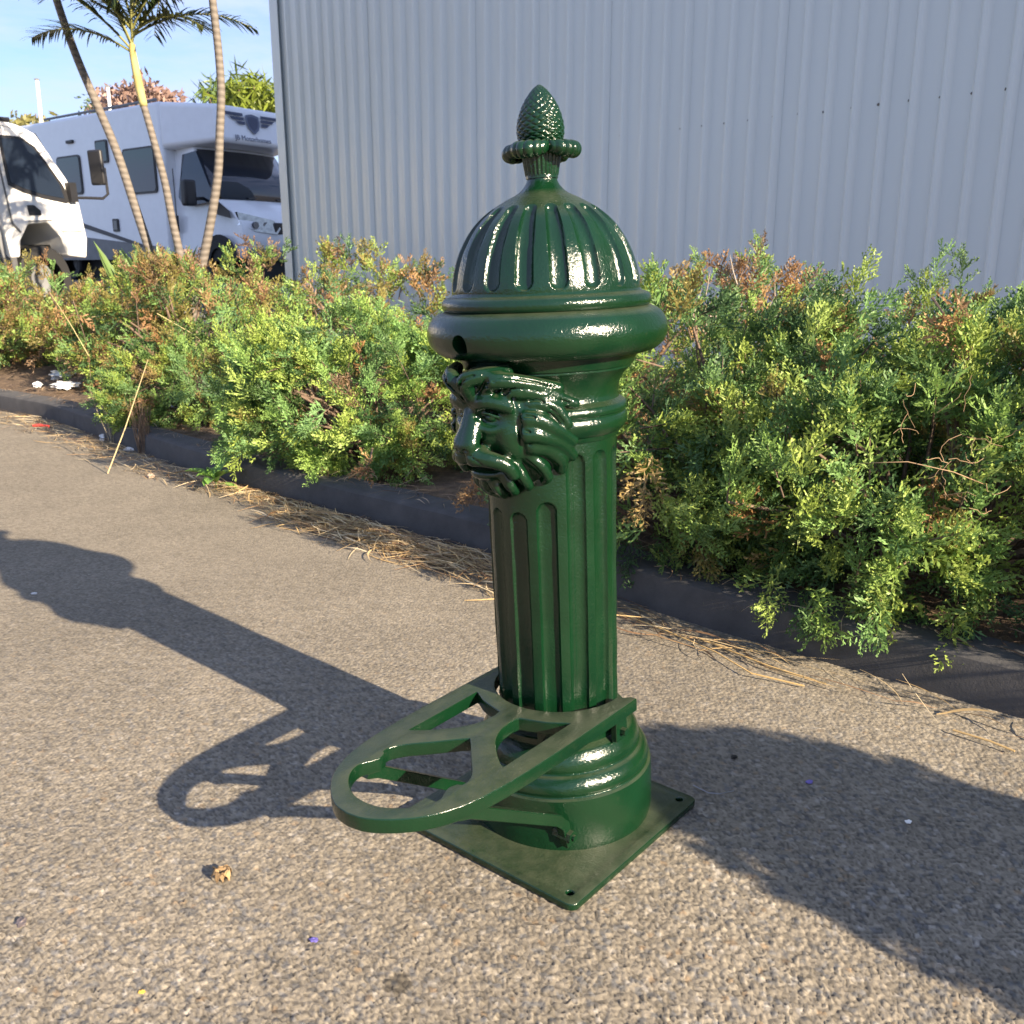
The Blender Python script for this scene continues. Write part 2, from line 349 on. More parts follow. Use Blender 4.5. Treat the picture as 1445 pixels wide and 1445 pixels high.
def build_pavement():
    ny, nx = 540, 540
    ys = .93 * (7.4 / .93) ** (np.arange(ny) / (ny - 1)); us = np.linspace(-1, 1, nx)
    us = np.concatenate([[-14, -6, -3, -1.6, -1.15], us, [1.15, 1.6, 3, 6, 14]])
    ys = np.concatenate([[-8, -3, -.5, .4, .75], ys, [8.5, 11, 16, 30]])
    hw = np.maximum(.60 * np.maximum(ys, .9) + .22, .8)
    X = us[None, :] * hw[:, None] - .06 * hw[:, None] * 0; Y = np.broadcast_to(ys[:, None], X.shape)
    Y = Y + np.where((ys > .9) & (ys < 7.5), 1, 0)[:, None] * 0
    sp = np.maximum(np.gradient(ys)[:, None] * np.ones_like(X), np.gradient(X, axis=1))
    sp = np.maximum(sp, 0.001)
    z = np.zeros(X.shape); cols = np.zeros(X.shape + (3,))
    f1, f2, ci, cj, gx, gy = stones(X + .0015 * np.sin(Y * 90), Y, .0094)
    h1 = hash2(ci, cj, 3); h2 = hash2(ci, cj, 4); h3 = hash2(ci, cj, 5); h4 = hash2(ci, cj, 6)
    edge = np.clip((f2 - f1) / .2, 0, 1); edge = edge * edge * (3 - 2 * edge)
    tilt = ((gx - ci - .5) * (h3 - .5) + (gy - cj - .5) * (h4 - .5)) * .9
    fade = np.clip((.013 - sp) / .009, 0, 1)
    z = fade * (.0034 * edge * (.3 + .8 * h1) + .0026 * edge * tilt) - .003
    big = vnoise(X * 3, Y * 3, 9) * .6 + vnoise(X * 9, Y * 9, 10) * .4
    z += (vnoise(X * 5, Y * 5, 11) - .5) * .003
    tan = np.array([.258, .226, .174]); grey = np.array([.155, .150, .140]); pale = np.array([.34, .31, .26]); tar = np.array([.062, .056, .048]); ora = np.array([.28, .21, .135])
    w = (h2 * .75 + big * .5)[..., None]
    c = tan * (.84 + .26 * h1[..., None])
    c = np.where(h2[..., None] < .13, grey * (.8 + .4 * h3[..., None]), c)
    c = np.where(h2[..., None] > .95, pale, c); c = np.where((h3[..., None] > .985), ora, c)
    c = tar + (c - tar) * (.25 + .75 * edge[..., None])
    avg = (tan * .80)[None, None]; fd = fade[..., None]
    pix = (hash2(np.floor(X * 160), np.floor(Y * 160), 8) - .5)[..., None] * .22
    c = c * fd + avg * (1 + pix) * (1 - fd)
    c = c * (.86 + .28 * big[..., None])
    # stain spot
    for (px, py, r, k) in [(560, 1388, .02, .45), (30, 1330, .012, .6)]:
        g = gnd(px, py); d = np.hypot((X - g[0]), (Y - g[1])) + .006 * (vnoise(X * 200, Y * 200, 3) - .5)
        c = np.where((d < r)[..., None], c * k, c)
    V = np.stack([X, Y, z], -1).reshape(-1, 3)
    # faces under the bed are not needed
    Fq = grid_faces(*X.shape)[:, ::-1]
    ctr = V[Fq].mean(1)[:, :2]
    keep = np.ones(len(Fq), bool)
    for k in range(len(KERB) - 1):
        pass
    # distance to kerb line (signed, bed side positive)
    best = np.full(len(ctr), 1e9); sgn = np.zeros(len(ctr))
    for a, b in zip(KERB[:-1], KERB[1:]):
        d = b - a; L2 = d @ d; t = np.clip(((ctr - a) @ d) / L2, 0, 1); q = ctr - (a + t[:, None] * d); dist = np.hypot(q[:, 0], q[:, 1])
        s = q @ np.array([d[1], -d[0]]); m = dist < best; best = np.where(m, dist, best); sgn = np.where(m, s, sgn)
    keep = ~((sgn > 0) & (best > .08))
    Fq = Fq[keep]; used = np.unique(Fq); remap = np.full(len(V), -1, np.int64); remap[used] = np.arange(len(used))
    o = link('pavement', np_mesh('pavement', V[used], remap[Fq], c.reshape(-1, 3)[used]), M['asphalt'], None, False)
    o['kind'] = 'structure'; o['label'] = 'pale tan chip seal asphalt with fine loose stones'
build_pavement()

def strip(name, offs, zfun, mat, smax=None, n=220, sharp=30):
    """sheet swept along the kerb: offs = list of (inward offset, z)"""
    s = np.linspace(0, KL, n); p, nn = kerb_at(s)
    for _ in range(3):  # soften corners
        p[1:-1] = (p[:-2] + 2 * p[1:-1] + p[2:]) / 4; nn[1:-1] = (nn[:-2] + 2 * nn[1:-1] + nn[2:]) / 4
    V = []
    for k, (o, z) in enumerate(offs):
        q = p + nn * o; V.append(np.concatenate([q, (zfun(q, o, z))[:, None]], 1))
    V = np.stack(V, 1).reshape(-1, 3)
    o = link(name, np_mesh(name, V, grid_faces(n, len(offs))), mat, None, True, sharp); o['kind'] = 'structure'; return o
kz = lambda q, o, z: z + (vnoise(q[:, 0] * 7, q[:, 1] * 7, 5) - .5) * .006
strip('kerb', [(-.006, -.06), (-.004, .02), (0, .085), (.006, .104), (.018, .113), (.04, .116), (.15, .118), (.155, .05)], kz, M['concrete'], n=500)
strip('garden_bed', [(.148, .095), (.2, .10), (.3, .105), (.5, .11), (.8, .12), (1.2, .12), (1.8, .11), (2.6, .1), (3.6, .1), (4.6, .1)],
      lambda q, o, z: z + (T(q[:, 1]) - .1) * min(1, max(0, (o - .2) / 1.4)) + (vnoise(q[:, 0] * 4, q[:, 1] * 4, 6) - .5) * .05 + (vnoise(q[:, 0] * 15, q[:, 1] * 15, 7) - .5) * .02, M['soil'], n=400)
def build_yard():
    ys = np.array([7.5, 9.1, 9.5, 11, 12, 13, 14, 15, 16, 17, 18, 19, 22, 30, 60, 150, 600, 2500.]); xs = np.array([-2500, -600, -150, -60, -30, -20, -15, -12, -9, -6, -3, 0, 3, 8, 20, 60, 200, 2500.])
    X, Y = np.meshgrid(xs, ys); Z = T(Y) + .035 - np.where(Y < 9.2, .35, 0)
    V = np.stack([X, Y, Z], -1).reshape(-1, 3)
    o = link('yard_ground', np_mesh('yard_ground', V, grid_faces(*X.shape)[:, ::-1]), M['yard'], None, True); o['kind'] = 'structure'
    xs = np.array([-2500, -100, -10, 10, 100, 2500.]); X, Y = np.meshgrid(xs, np.array([-2500, -100, -8, 7, 60.])); V = np.stack([X, Y, X * 0 - .07], -1).reshape(-1, 3)
    o = link('ground', np_mesh('ground', V, grid_faces(*X.shape)[:, ::-1]), M['yard'], None, True); o['kind'] = 'structure'
build_yard()

# ------------------------------------------------------------------ warehouse wall
def build_warehouse():
    az = R(-46.6); d = np.array([math.sin(az), math.cos(az)]); n = np.array([d[1], -d[0]])      # n points into the building
    D, PIT, NR, HT = 6.33, .19, 4, 9.0
    rr0 = ray(399, 180)[:2]; corner_s = float(rr0 @ d / (rr0 @ n)) * D
    org = n * D + d * corner_s
    root = empty('warehouse', (org[0], org[1], 0), 'long shed clad in pale blue grey ribbed steel sheets behind the hedge', 'building')
    root.rotation_euler = (0, 0, math.atan2(-d[1], -d[0]))        # local +X runs along the wall to the right, +Y into the building? fixed below
    # local frame: x along -d ; y = rot90(x)
    xl = -d; yl = np.array([-xl[1], xl[0]]); sg = 1.0 if yl @ n > 0 else -1.0     # sg*y is inward
    prof = []
    for k in range(NR):
        b = k * PIT
        prof += [(b + .0, 0), (b + .055, .0), (b + .112, 0), (b + .118, .002), (b + .136, .036), (b + .142, .040), (b + .162, .040), (b + .168, .036), (b + .184, .002), (b + .19, 0)]
    P = [prof[0]]
    for q in prof[1:]:
        if abs(q[0] - P[-1][0]) > 1e-6: P.append(q)
    zs = [-.3, 0, 1.5, 3, 4.5, 6, HT]
    V = [(x, -sg * y, z) for (x, y) in P for z in zs]
    me = np_mesh('cladding_sheet', np.array(V), grid_faces(len(P), len(zs)))
    W_ = NR * PIT
    for k in range(24):
        o = link('cladding_sheet', me, M['wall'], root, False); o.location = (k * W_ + .07, -sg * (.0012 * (k % 2)), 0)
    L = 24 * W_ + .07
    b = MB()
    b.box((L / 2, sg * 4.02, HT / 2), (L - .12, 7.9, HT - .02)); b.build('shed_body', M['wall'], root, False)
    # corner flashing: two folds
    f = MB(); f.box((.02, -sg * .044, HT / 2 - .15), (.15, .008, HT + .3)); f.box((-.052, sg * .1, HT / 2 - .15), (.008, .27, HT + .3)); f.build('corner_flashing', M['wall'], root, False, bevel=.003)
    # screws in two rows
    s = MB(); rr = random.Random(3)
    for k in range(24 * NR):
        for z in (2.02, 4.1):
            x = .07 + k * PIT + .118 + rr.uniform(-.006, .006)
            s.tube([(x, -sg * .0, z + rr.uniform(-.01, .01)), (x, -sg * .007, z)], .0065 + .003 * (rr.random() < .3), 6)
    o = s.build('screws', M['grey'], root, False); o['kind'] = 'stuff'
build_warehouse()

# ------------------------------------------------------------------ cast iron fountain
def build_fountain():
    G = M['green']
    cx, cy = .090, 1.59; A0 = R(-129.4)
    root = empty('cast_iron_fountain', (cx, cy, 0), 'green cast iron street fountain post with lion mask, domed cap and pine cone finial', 'fountain')
    root.rotation_euler = (0, 0, A0)
    # base plate lies flat; everything above leans a little, as in the photograph
    half = .204; rc = .016; out = []
    for (sx, sy, a0) in ((1, 1, 0), (-1, 1, 90), (-1, -1, 180), (1, -1, 270)):
        for t in np.linspace(0, 90, 6):
            a = R(a0 + t); out.append((sx * (half - rc) + rc * math.cos(a), sy * (half - rc) + rc * math.sin(a)))
    holes = [[(hx + .0065 * math.cos(a), hy + .0065 * math.sin(a)) for a in np.linspace(0, 2 * math.pi, 14, endpoint=False)] for hx in (-.178, .178) for hy in (-.178, .178)]
    plate = curve_plate('base_plate', [out] + holes, .013, .0025, G, root, .0065)
    plate.location = (.040, 0, 0)
    lean_ax = Vector((math.cos(R(90) - A0), math.sin(R(90) - A0), 0))     # world +Y in local axes
    LM = Matrix.Rotation(math.atan(-.041), 4, lean_ax)
    def up(o, extra=0.0):
        o.matrix_basis = LM @ Matrix.Rotation(R(extra), 4, 'Z') @ o.matrix_basis; return o
    LA = -6.0     # the lion and the flutes are turned a little against the plate
    # plinth
    pr = [(.164, -.004), (.1685, .012), (.170, .02)] + [(.1705, .045), (.1705, .075), (.170, .105)] + \
        smooth_prof([(.1695, .1085), (.163, .113), (.1655, .121), (.163, .133), (.156, .1425), (.149, .147)], 5) + \
        smooth_prof([(.1475, .149), (.1485, .158), (.1455, .171), (.138, .183), (.129, .19)], 5) + [(.1265, .1915), (.1265, .203), (.124, .2055), (.112, .208), (.10, .21)]
    up(lathe('plinth', pr, 160, G, root, 32, .0012))
    # fluted column
    NF = 14
    z0, z1 = .2, .735
    zs = np.concatenate([np.linspace(z0, .24, 4), np.linspace(.26, .56, 14), np.linspace(.575, .735, 90)])
    def rcol(th, z):
        k = np.round((th - math.pi / NF) / (2 * math.pi / NF)); ph = th - (k * 2 * math.pi / NF + math.pi / NF)
        base = .1092 + (.1140 - .1092) * (z - .2) / .53
        ctr = (k * 2 * math.pi / NF + math.pi / NF + math.pi) % (2 * math.pi) - math.pi
        ztop = np.where(np.abs(ctr) < R(45), .628 - .02 * (np.abs(ctr) < R(20)), .706)
        w = .0168
        a = ph * base; b = np.maximum(0, z - (ztop - w)); s = np.sqrt(a * a + b * b) / w
        dep = .0092 * np.sqrt(np.clip(1 - s ** 2.6, 0, 1))
        seam = .0009 * np.exp(-(((th - R(62) + math.pi) % (2 * math.pi) - math.pi) / .012) ** 2)
        return base - dep + seam + .0006 * np.sin(3 * th + z * 9) + .0004 * np.sin(11 * z * 6 + th * 5)
    up(surf('column', rcol, zs, 448, G, root, 50), LA)
    # capital: ring moulding, cove and frieze
    pr = [(.1135, .722), (.118, .7235), (.1195, .7275), (.1205, .731), (.1235, .7325)] + smooth_prof([(.1265, .7355), (.1318, .744), (.1335, .753), (.1318, .761)], 5) + [(.1295, .7635), (.1295, .7655)] + \
        smooth_prof([(.1325, .7675), (.1335, .773), (.131, .7795), (.1235, .7845)], 5) + smooth_prof([(.1195, .787), (.1180, .797), (.1205, .811), (.1285, .826), (.1385, .8365)], 5) + \
        [(.1405, .838), (.1405, .841), (.1445, .843), (.1485, .853), (.1545, .8605), (.1555, .864), (.150, .87)]
    up(lathe('capital', pr, 160, G, root, 32, .0008))
    # collar (big torus) with the outlet hole bored through its front
    a = np.linspace(-90, 90, 26); pr = [(0, .862)] + [(.158 + .0435 * math.cos(R(q)) ** .85, .8995 + .0375 * math.sin(R(q))) for q in a] + [(0, .937)]
    collar = up(lathe('collar', pr, 160, G, root, 40, .0010, closed=True), LA)
    cut = MB().tube([(.13, .004, .8905), (.25, .004, .8905)], .0160, 28); co = cut.build('tmp_cut', G, root, False); up(co, LA)
    bpy.context.view_layer.update()
    md = collar.modifiers.new('hole', 'BOOLEAN'); md.operation = 'DIFFERENCE'; md.object = co; md.solver = 'EXACT'
    bake(collar); bpy.data.objects.remove(co)
    collar.data.polygons.foreach_set('use_smooth', np.ones(len(collar.data.polygons), bool)); collar.data.set_sharp_from_angle(angle=R(42))
    plug = MB().tube([(.1302, .004, .8905), (.136, .004, .8905)], .0158, 20).build('outlet_dark_plug', M['dark'], root); up(plug, LA)  # black plug: the darkness inside the hole is put into its colour
    # dome cap with flutes
    NG = 18
    prof = np.array(smooth_prof([(.156, .9605), (.1555, .975), (.1500, 1.003), (.1385, 1.034), (.1180, 1.066), (.0930, 1.089), (.062, 1.1075), (.042, 1.117), (.0305, 1.127), (.0245, 1.137), (.0235, 1.147)], 12))
    zs = np.concatenate([prof[:, 1]])
    th = np.linspace(0, 2 * math.pi, 576, endpoint=False)
    arc = np.concatenate([[0], np.cumsum(np.hypot(*np.diff(prof, axis=0).T))])
    k = np.round((th - R(25.6)) / (2 * math.pi / NG)); ph = th - (k * 2 * math.pi / NG + R(25.6))
    s0, s1 = .010, .156
    rr_ = prof[:, 0]; wv = (.0145 * np.clip((rr_ / .15), .3, 1) ** .75)[None, :]
    aa = ph[:, None] * rr_[None, :]; bb = np.maximum(0, np.maximum((s0 + .012) - arc, arc - (s1 - .006)))[None, :]
    dep = .0085 * np.sqrt(np.clip(1 - (np.sqrt(aa * aa + bb * bb) / wv) ** 2.4, 0, 1)) * np.clip(rr_ / .11, .35, 1)[None, :]
    nr = np.gradient(prof, axis=0); nr = np.stack([nr[:, 1], -nr[:, 0]], 1); nr /= np.linalg.norm(nr, axis=1)[:, None]
    rs = prof[None, :, 0] - dep * nr[None, :, 0] + .0006 * np.sin(4 * th)[:, None]; zz = prof[None, :, 1] - dep * nr[None, :, 1] + 0 * rs
    V = np.stack([rs * np.cos(th)[:, None], rs * np.sin(th)[:, None], zz], -1).reshape(-1, 3)
    dome = up(link('dome_cap', np_mesh('dome_cap', V, grid_faces(576, len(prof), cu=True)), G, root, True, 60))
    pr = smooth_prof([(.150, .936), (.167, .9355), (.1725, .939), (.1745, .946), (.1725, .953), (.167, .9575), (.159, .9605), (.155, .966)], 5)
    fl = lathe('flange', pr, 140, G, dome, 40, .0022)
    # finial
    cup = MB()
    fin = up(empty_part('finial', root))
    def rc2(th, z):
        t = (z - 1.1445) / .034
        return (.0262 + .0055 * t) * (1 + .03 * np.cos(th * 26)) 
    surf('cup', rc2, np.linspace(1.1445, 1.1785, 8), 260, G, fin, 60)
    MB().tube([(0, 0, 1.14), (0, 0, 1.146)], .0262, 40).build('cup_foot', G, fin)
    # rolled leaf collar: four leaves, each with gadroons that curl out and down
    nth, nv = 480, 26
    th = np.linspace(0, 2 * math.pi, nth, endpoint=False); v = np.linspace(0, 1, nv)
    lob = np.abs(np.cos(2 * (th - R(10)))) ** .8          # four corners curl far out
    reach = .046 + .021 * lob
    gad = 1 + .0 * th
    ripple = np.abs(np.sin(th * 14)) ** .7
    Rg, Zg = [], []
    for vi in v:
        a_ = R(200 - 330 * vi)                     # roll cross-section
        rad = (.0085 + .0045 * lob) * (.86 + .2 * ripple)
        cr_ = reach - .0125; cz = 1.1865 - .006 * lob
        Rg.append(cr_ + rad * np.cos(a_) * 1.05); Zg.append(cz + rad * np.sin(a_))
    Rg = np.array([.022 + 0 * th] + Rg).T; Zg = np.array([1.187 + 0 * th] + Zg).T
    V = np.stack([Rg * np.cos(th)[:, None], Rg * np.sin(th)[:, None], Zg], -1).reshape(-1, 3)
    link('leaf_collar', np_mesh('leaf_collar', V, grid_faces(nth, nv + 1, cu=True)), G, fin, True, 60)
    # pine cone: scales set in two spirals
    nth, nz_ = 240, 110
    th = np.linspace(0, 2 * math.pi, nth, endpoint=False)[:, None]; t = np.linspace(0, 1, nz_)[None, :]
    cp = np.array(smooth_prof([(.026, 1.186), (.0345, 1.198), (.0375, 1.213), (.0345, 1.232), (.026, 1.253), (.0135, 1.271), (.004, 1.2795), (.0003, 1.2808)], 24))
    ti = np.linspace(0, len(cp) - 1, nz_); rb = np.interp(ti, np.arange(len(cp)), cp[:, 0])[None, :]; zb = np.interp(ti, np.arange(len(cp)), cp[:, 1])[None, :]
    u1 = (th * 13 / (2 * math.pi) + t * 13) ; u2 = (th * 13 / (2 * math.pi) - t * 13)
    q1 = np.abs((u1 % 1) - .5) * 2; q2 = np.abs((u2 % 1) - .5) * 2
    sc = np.clip(1 - np.maximum(q1, q2) ** 3, 0, 1)
    rr2 = rb + (sc - .5) * .0028 * np.clip(rb / .03, .1, 1); zz2 = zb + 0 * th
    V = np.stack([rr2 * np.cos(th), rr2 * np.sin(th), zz2], -1).reshape(-1, 3)
    link('pine_cone', np_mesh('pine_cone', V, grid_faces(nth, nz_, cu=True)), G, fin, True, 60)
    # lion mask
    lion(root, up, LA, G)
    bucket_rest(root, up, G)
    return root
def empty_part(name, parent):
    o = bpy.data.objects.new(name, None); COL.objects.link(o); o.parent = parent; o.empty_display_size = .02; return o

def surface_net(S, org, h):
    """polygon surface of the zero level of the sampled distance field S (negative inside)"""
    neg = S < 0; nx, ny, nz = S.shape
    acc = np.zeros((nx - 1, ny - 1, nz - 1, 3), np.float32); cnt = np.zeros((nx - 1, ny - 1, nz - 1), np.float32)
    for ax in range(3):
        sl0 = [slice(None)] * 3; sl1 = [slice(None)] * 3; sl0[ax] = slice(0, -1); sl1[ax] = slice(1, None)
        A = S[tuple(sl0)]; B = S[tuple(sl1)]; m = (A < 0) != (B < 0)
        t = np.where(m, A / np.where(m, A - B, 1), 0)
        o1, o2 = [k for k in range(3) if k != ax]
        for d1 in (0, 1):
            for d2 in (0, 1):
                q = [slice(None)] * 3; q[o1] = slice(d1, S.shape[o1] - 1 + d1); q[o2] = slice(d2, S.shape[o2] - 1 + d2)
                mm = m[tuple(q)]; tt = t[tuple(q)]
                acc[..., ax] += np.where(mm, tt, 0); acc[..., o1] += np.where(mm, d1, 0); acc[..., o2] += np.where(mm, d2, 0); cnt += mm
    act = cnt > 0; idx = np.full(act.shape, -1, np.int64); idx[act] = np.arange(act.sum())
    V = (np.argwhere(act) + acc[act] / cnt[act][:, None]) * h + np.array(org); F = []
    for ax in range(3):
        o1, o2 = [(1, 2), (2, 0), (0, 1)][ax]
        sl0 = [slice(None)] * 3; sl1 = [slice(None)] * 3; sl0[ax] = slice(0, -1); sl1[ax] = slice(1, None)
        E = np.argwhere(neg[tuple(sl0)] != neg[tuple(sl1)])
        ok = (E[:, o1] > 0) & (E[:, o2] > 0) & (E[:, o1] < S.shape[o1] - 1) & (E[:, o2] < S.shape[o2] - 1); E = E[ok]
        flip = neg[tuple(E.T)]
        e1 = np.zeros(3, int); e1[o1] = 1; e2 = np.zeros(3, int); e2[o2] = 1
        q = [idx[tuple((E - a).T)] for a in (0 * e1, e1, e1 + e2, e2)]; Q = np.stack(q, 1)
        Q[~flip] = Q[~flip][:, ::-1]; F.append(Q)
    F = np.concatenate(F); F = F[(F >= 0).all(1)]
    return V, F[:, ::-1]
def lion(root, up, LA, G):
    h = .0019; org = (.03, -.128, .622); n = (112, 136, 138)
    gx, gy, gz = np.meshgrid(*[np.float32(org[k] + h * np.arange(n[k])) for k in range(3)], indexing='ij'); gy = np.abs(gy)
    def ell(c, r, tilt=0.0):
        dx, dy, dz = gx - c[0], gy - c[1], gz - c[2]
        if tilt: ct, st = math.cos(R(tilt)), math.sin(R(tilt)); dy, dz = dy * ct + dz * st, dz * ct - dy * st
        k0 = np.sqrt((dx / r[0]) ** 2 + (dy / r[1]) ** 2 + (dz / r[2]) ** 2); k1 = np.sqrt((dx / r[0] ** 2) ** 2 + (dy / r[1] ** 2) ** 2 + (dz / r[2] ** 2) ** 2)
        return k0 * (k0 - 1) / np.maximum(k1, 1e-6)
    def cap(pts, r0, r1, sub=3):
        P = np.array(smooth_prof3(pts, sub)); L = len(P) - 1; D = np.full(gx.shape, 1.0, np.float32)
        lo = P.min(0) - .03; hi = P.max(0) + .03
        ix = [slice(max(0, int((lo[k] - org[k]) / h)), max(1, int((hi[k] - org[k]) / h) + 1)) for k in range(3)]
        mn, mx_ = max(0, lo[1]), hi[1]                     # the y axis is mirrored
        js = np.where((np.abs(org[1] + h * np.arange(n[1])) >= mn) & (np.abs(org[1] + h * np.arange(n[1])) <= mx_))[0]
        for part in ([js[js < n[1] // 2], js[js >= n[1] // 2]]):
            if len(part) == 0: continue
            q = (ix[0], slice(part[0], part[-1] + 1), ix[2]); X, Y, Z = gx[q], gy[q], gz[q]; d = D[q]
            for i in range(L):
                a, b_ = P[i], P[i + 1]; ab = b_ - a; t = np.clip(((X - a[0]) * ab[0] + (Y - a[1]) * ab[1] + (Z - a[2]) * ab[2]) / (ab @ ab), 0, 1)
                dd = np.sqrt((X - a[0] - t * ab[0]) ** 2 + (Y - a[1] - t * ab[1]) ** 2 + (Z - a[2] - t * ab[2]) ** 2) - (r0 + (r1 - r0) * (i + t) / L)
                d = np.minimum(d, dd)
            D[q] = d
        return D
    def smin(a, b, k): q = np.clip(.5 + .5 * (b - a) / k, 0, 1); return b + (a - b) * q - k * q * (1 - q)
    def sub(a, b, k): return -smin(-a, b, k)
    zr = [.60, .722, .735, .753, .775, .79, .80, .826, .84, .853, .90]; rr = [.112, .113, .124, .132, .129, .119, .118, .1285, .1405, .148, .157]
    def sf(y, z): return math.sqrt(max(1e-6, np.interp(z, zr, rr) ** 2 - y * y))
    def L3(l): return [(sf(y, z) + q, y, z) for (y, z, q) in l]
    S = ell((.080, 0, .760), (.070, .104, .120))
    S = smin(S, ell((.105, 0, .765), (.064, .066, .092)), .012)
    S = smin(S, ell((.128, 0, .825), (.050, .058, .032)), .012)
    locks = [
        [(.005, .812, .058), (.013, .832, .066), (.032, .846, .050), (.058, .849, .020)],
        [(.026, .820, .046), (.050, .836, .048), (.076, .834, .034), (.099, .815, .008)],
        [(.052, .810, .038), (.070, .820, .040), (.090, .811, .026), (.107, .788, .004)],
        [(.079, .796, .032), (.091, .797, .033), (.101, .782, .020), (.109, .760, .003)],
        [(.081, .775, .032), (.092, .772, .031), (.102, .755, .018), (.106, .733, .003)],
        [(.081, .753, .032), (.091, .746, .030), (.099, .729, .016), (.100, .708, .003)],
        [(.078, .730, .031), (.088, .720, .028), (.094, .703, .015), (.090, .686, .003)],
        [(.070, .708, .031), (.079, .694, .027), (.081, .677, .015), (.071, .664, .004)],
        [(.049, .692, .033), (.057, .677, .029), (.056, .661, .016), (.045, .653, .004)],
        [(.029, .682, .034), (.037, .665, .030), (.035, .649, .018), (.024, .644, .006)],
        [(.008, .676, .036), (.014, .657, .031), (.012, .642, .018), (.004, .639, .006)]]
    for i, l in enumerate(locks):
        S = smin(S, cap(L3([(y, z + .0025 * math.sin(j * 2.1 + i), q) for j, (y, z, q) in enumerate(l)]), (.0158 if i < 7 else .0118), (.0105 if i < 7 else .0072)), .0045)
    for i, l in enumerate(locks):                               # combed grooves along the locks
        P = L3([(y, z, q + .0125) for (y, z, q) in l])
        for off in ((-.0075, -.001, .0055) if i < 7 else (0.0,)):
            S = sub(S, cap([(x, y + off * .7, z + off) for x, y, z in P], .0019, .0016), .003)
    # face
    S = smin(S, ell((.138, 0, .803), (.038, .050, .030)), .010)
    S = smin(S, ell((.128, .044, .750), (.038, .034, .050)), .010)
    S = smin(S, ell((.120, .048, .785), (.040, .032, .030)), .010)
    S = smin(S, ell((.148, .020, .752), (.028, .022, .030)), .010)
    S = smin(S, cap([(.168, .008, .792), (.178, .022, .800), (.174, .040, .803), (.154, .062, .794)], .0135, .0110), .007)
    for yy in (0, .007): S = smin(S, cap([(.166, yy, .802), (.175, yy, .782), (.184, yy, .758), (.193, yy * 1.5, .737)], .0110, .0140), .006)
    S = sub(S, cap([(.192, 0, .822), (.190, 0, .800), (.189, 0, .790)], .0030, .0022), .004)          # furrow between the brows
    S = sub(S, cap([(.152, .068, .812), (.150, .0735, .785), (.146, .0755, .750), (.138, .074, .715)], .0042, .0034), .004)   # hairline groove
    S = smin(S, cap([(.176, .018, .760), (.170, .034, .756), (.156, .054, .762)], .0066, .005), .006)
    S = sub(S, ell((.184, .0285, .7765), (.0140, .0170, .0062), -10), .005)                            # eye socket
    S = smin(S, ell((.1655, .029, .7765), (.0085, .0118, .0060), -10), .0015)
    S = smin(S, cap([(.174, .016, .778), (.176, .029, .7848), (.164, .044, .778)], .0034, .0026), .002)
    S = smin(S, ell((.180, .013, .715), (.021, .021, .0175)), .006)
    S = smin(S, cap([(.187, .012, .714), (.177, .036, .711), (.158, .053, .700), (.146, .057, .684)], .0155, .0098), .005)
    S = sub(S, ell((.182, 0, .6945), (.032, .043, .0062)), .003)
    S = smin(S, ell((.150, 0, .682), (.026, .031, .0125)), .005)
    S = smin(S, ell((.196, 0, .7315), (.0135, .0225, .0112)), .0035)
    S = sub(S, ell((.207, .0095, .7265), (.006, .005, .0035)), .002)
    S = sub(S, cap([(.205, 0, .722), (.200, 0, .708), (.19, 0, .698)], .002, .002), .003)
    for q in range(4):                                             # whisker creases
        S = sub(S, cap([(.2, .016 + .004 * q, .7185 - .0035 * q), (.186, .034, .7165 - .004 * q)], .0012, .001), .002)
    V, F = surface_net(S, org, h)
    o = link('lion_head', np_mesh('lion_head', V, F), G, root, True)
    s_ = o.modifiers.new('s', 'SMOOTH'); s_.factor = .5; s_.iterations = 2
    bake(o); o.data.polygons.foreach_set('use_smooth', np.ones(len(o.data.polygons), bool))
    up(o, LA)
def smooth_prof3(pts, n):
    P = np.array(pts, float); P = np.vstack([2 * P[0] - P[1], P, 2 * P[-1] - P[-2]]); out = []
    for i in range(1, len(P) - 2):
        for t in np.linspace(0, 1, n, endpoint=False):
            a, b, c, d = P[i - 1], P[i], P[i + 1], P[i + 2]
            out.append(.5 * ((2 * b) + (c - a) * t + (2 * a - 5 * b + 4 * c - d) * t * t + (3 * b - a - 3 * c + d) * t ** 3))
    out.append(P[-2]); return out

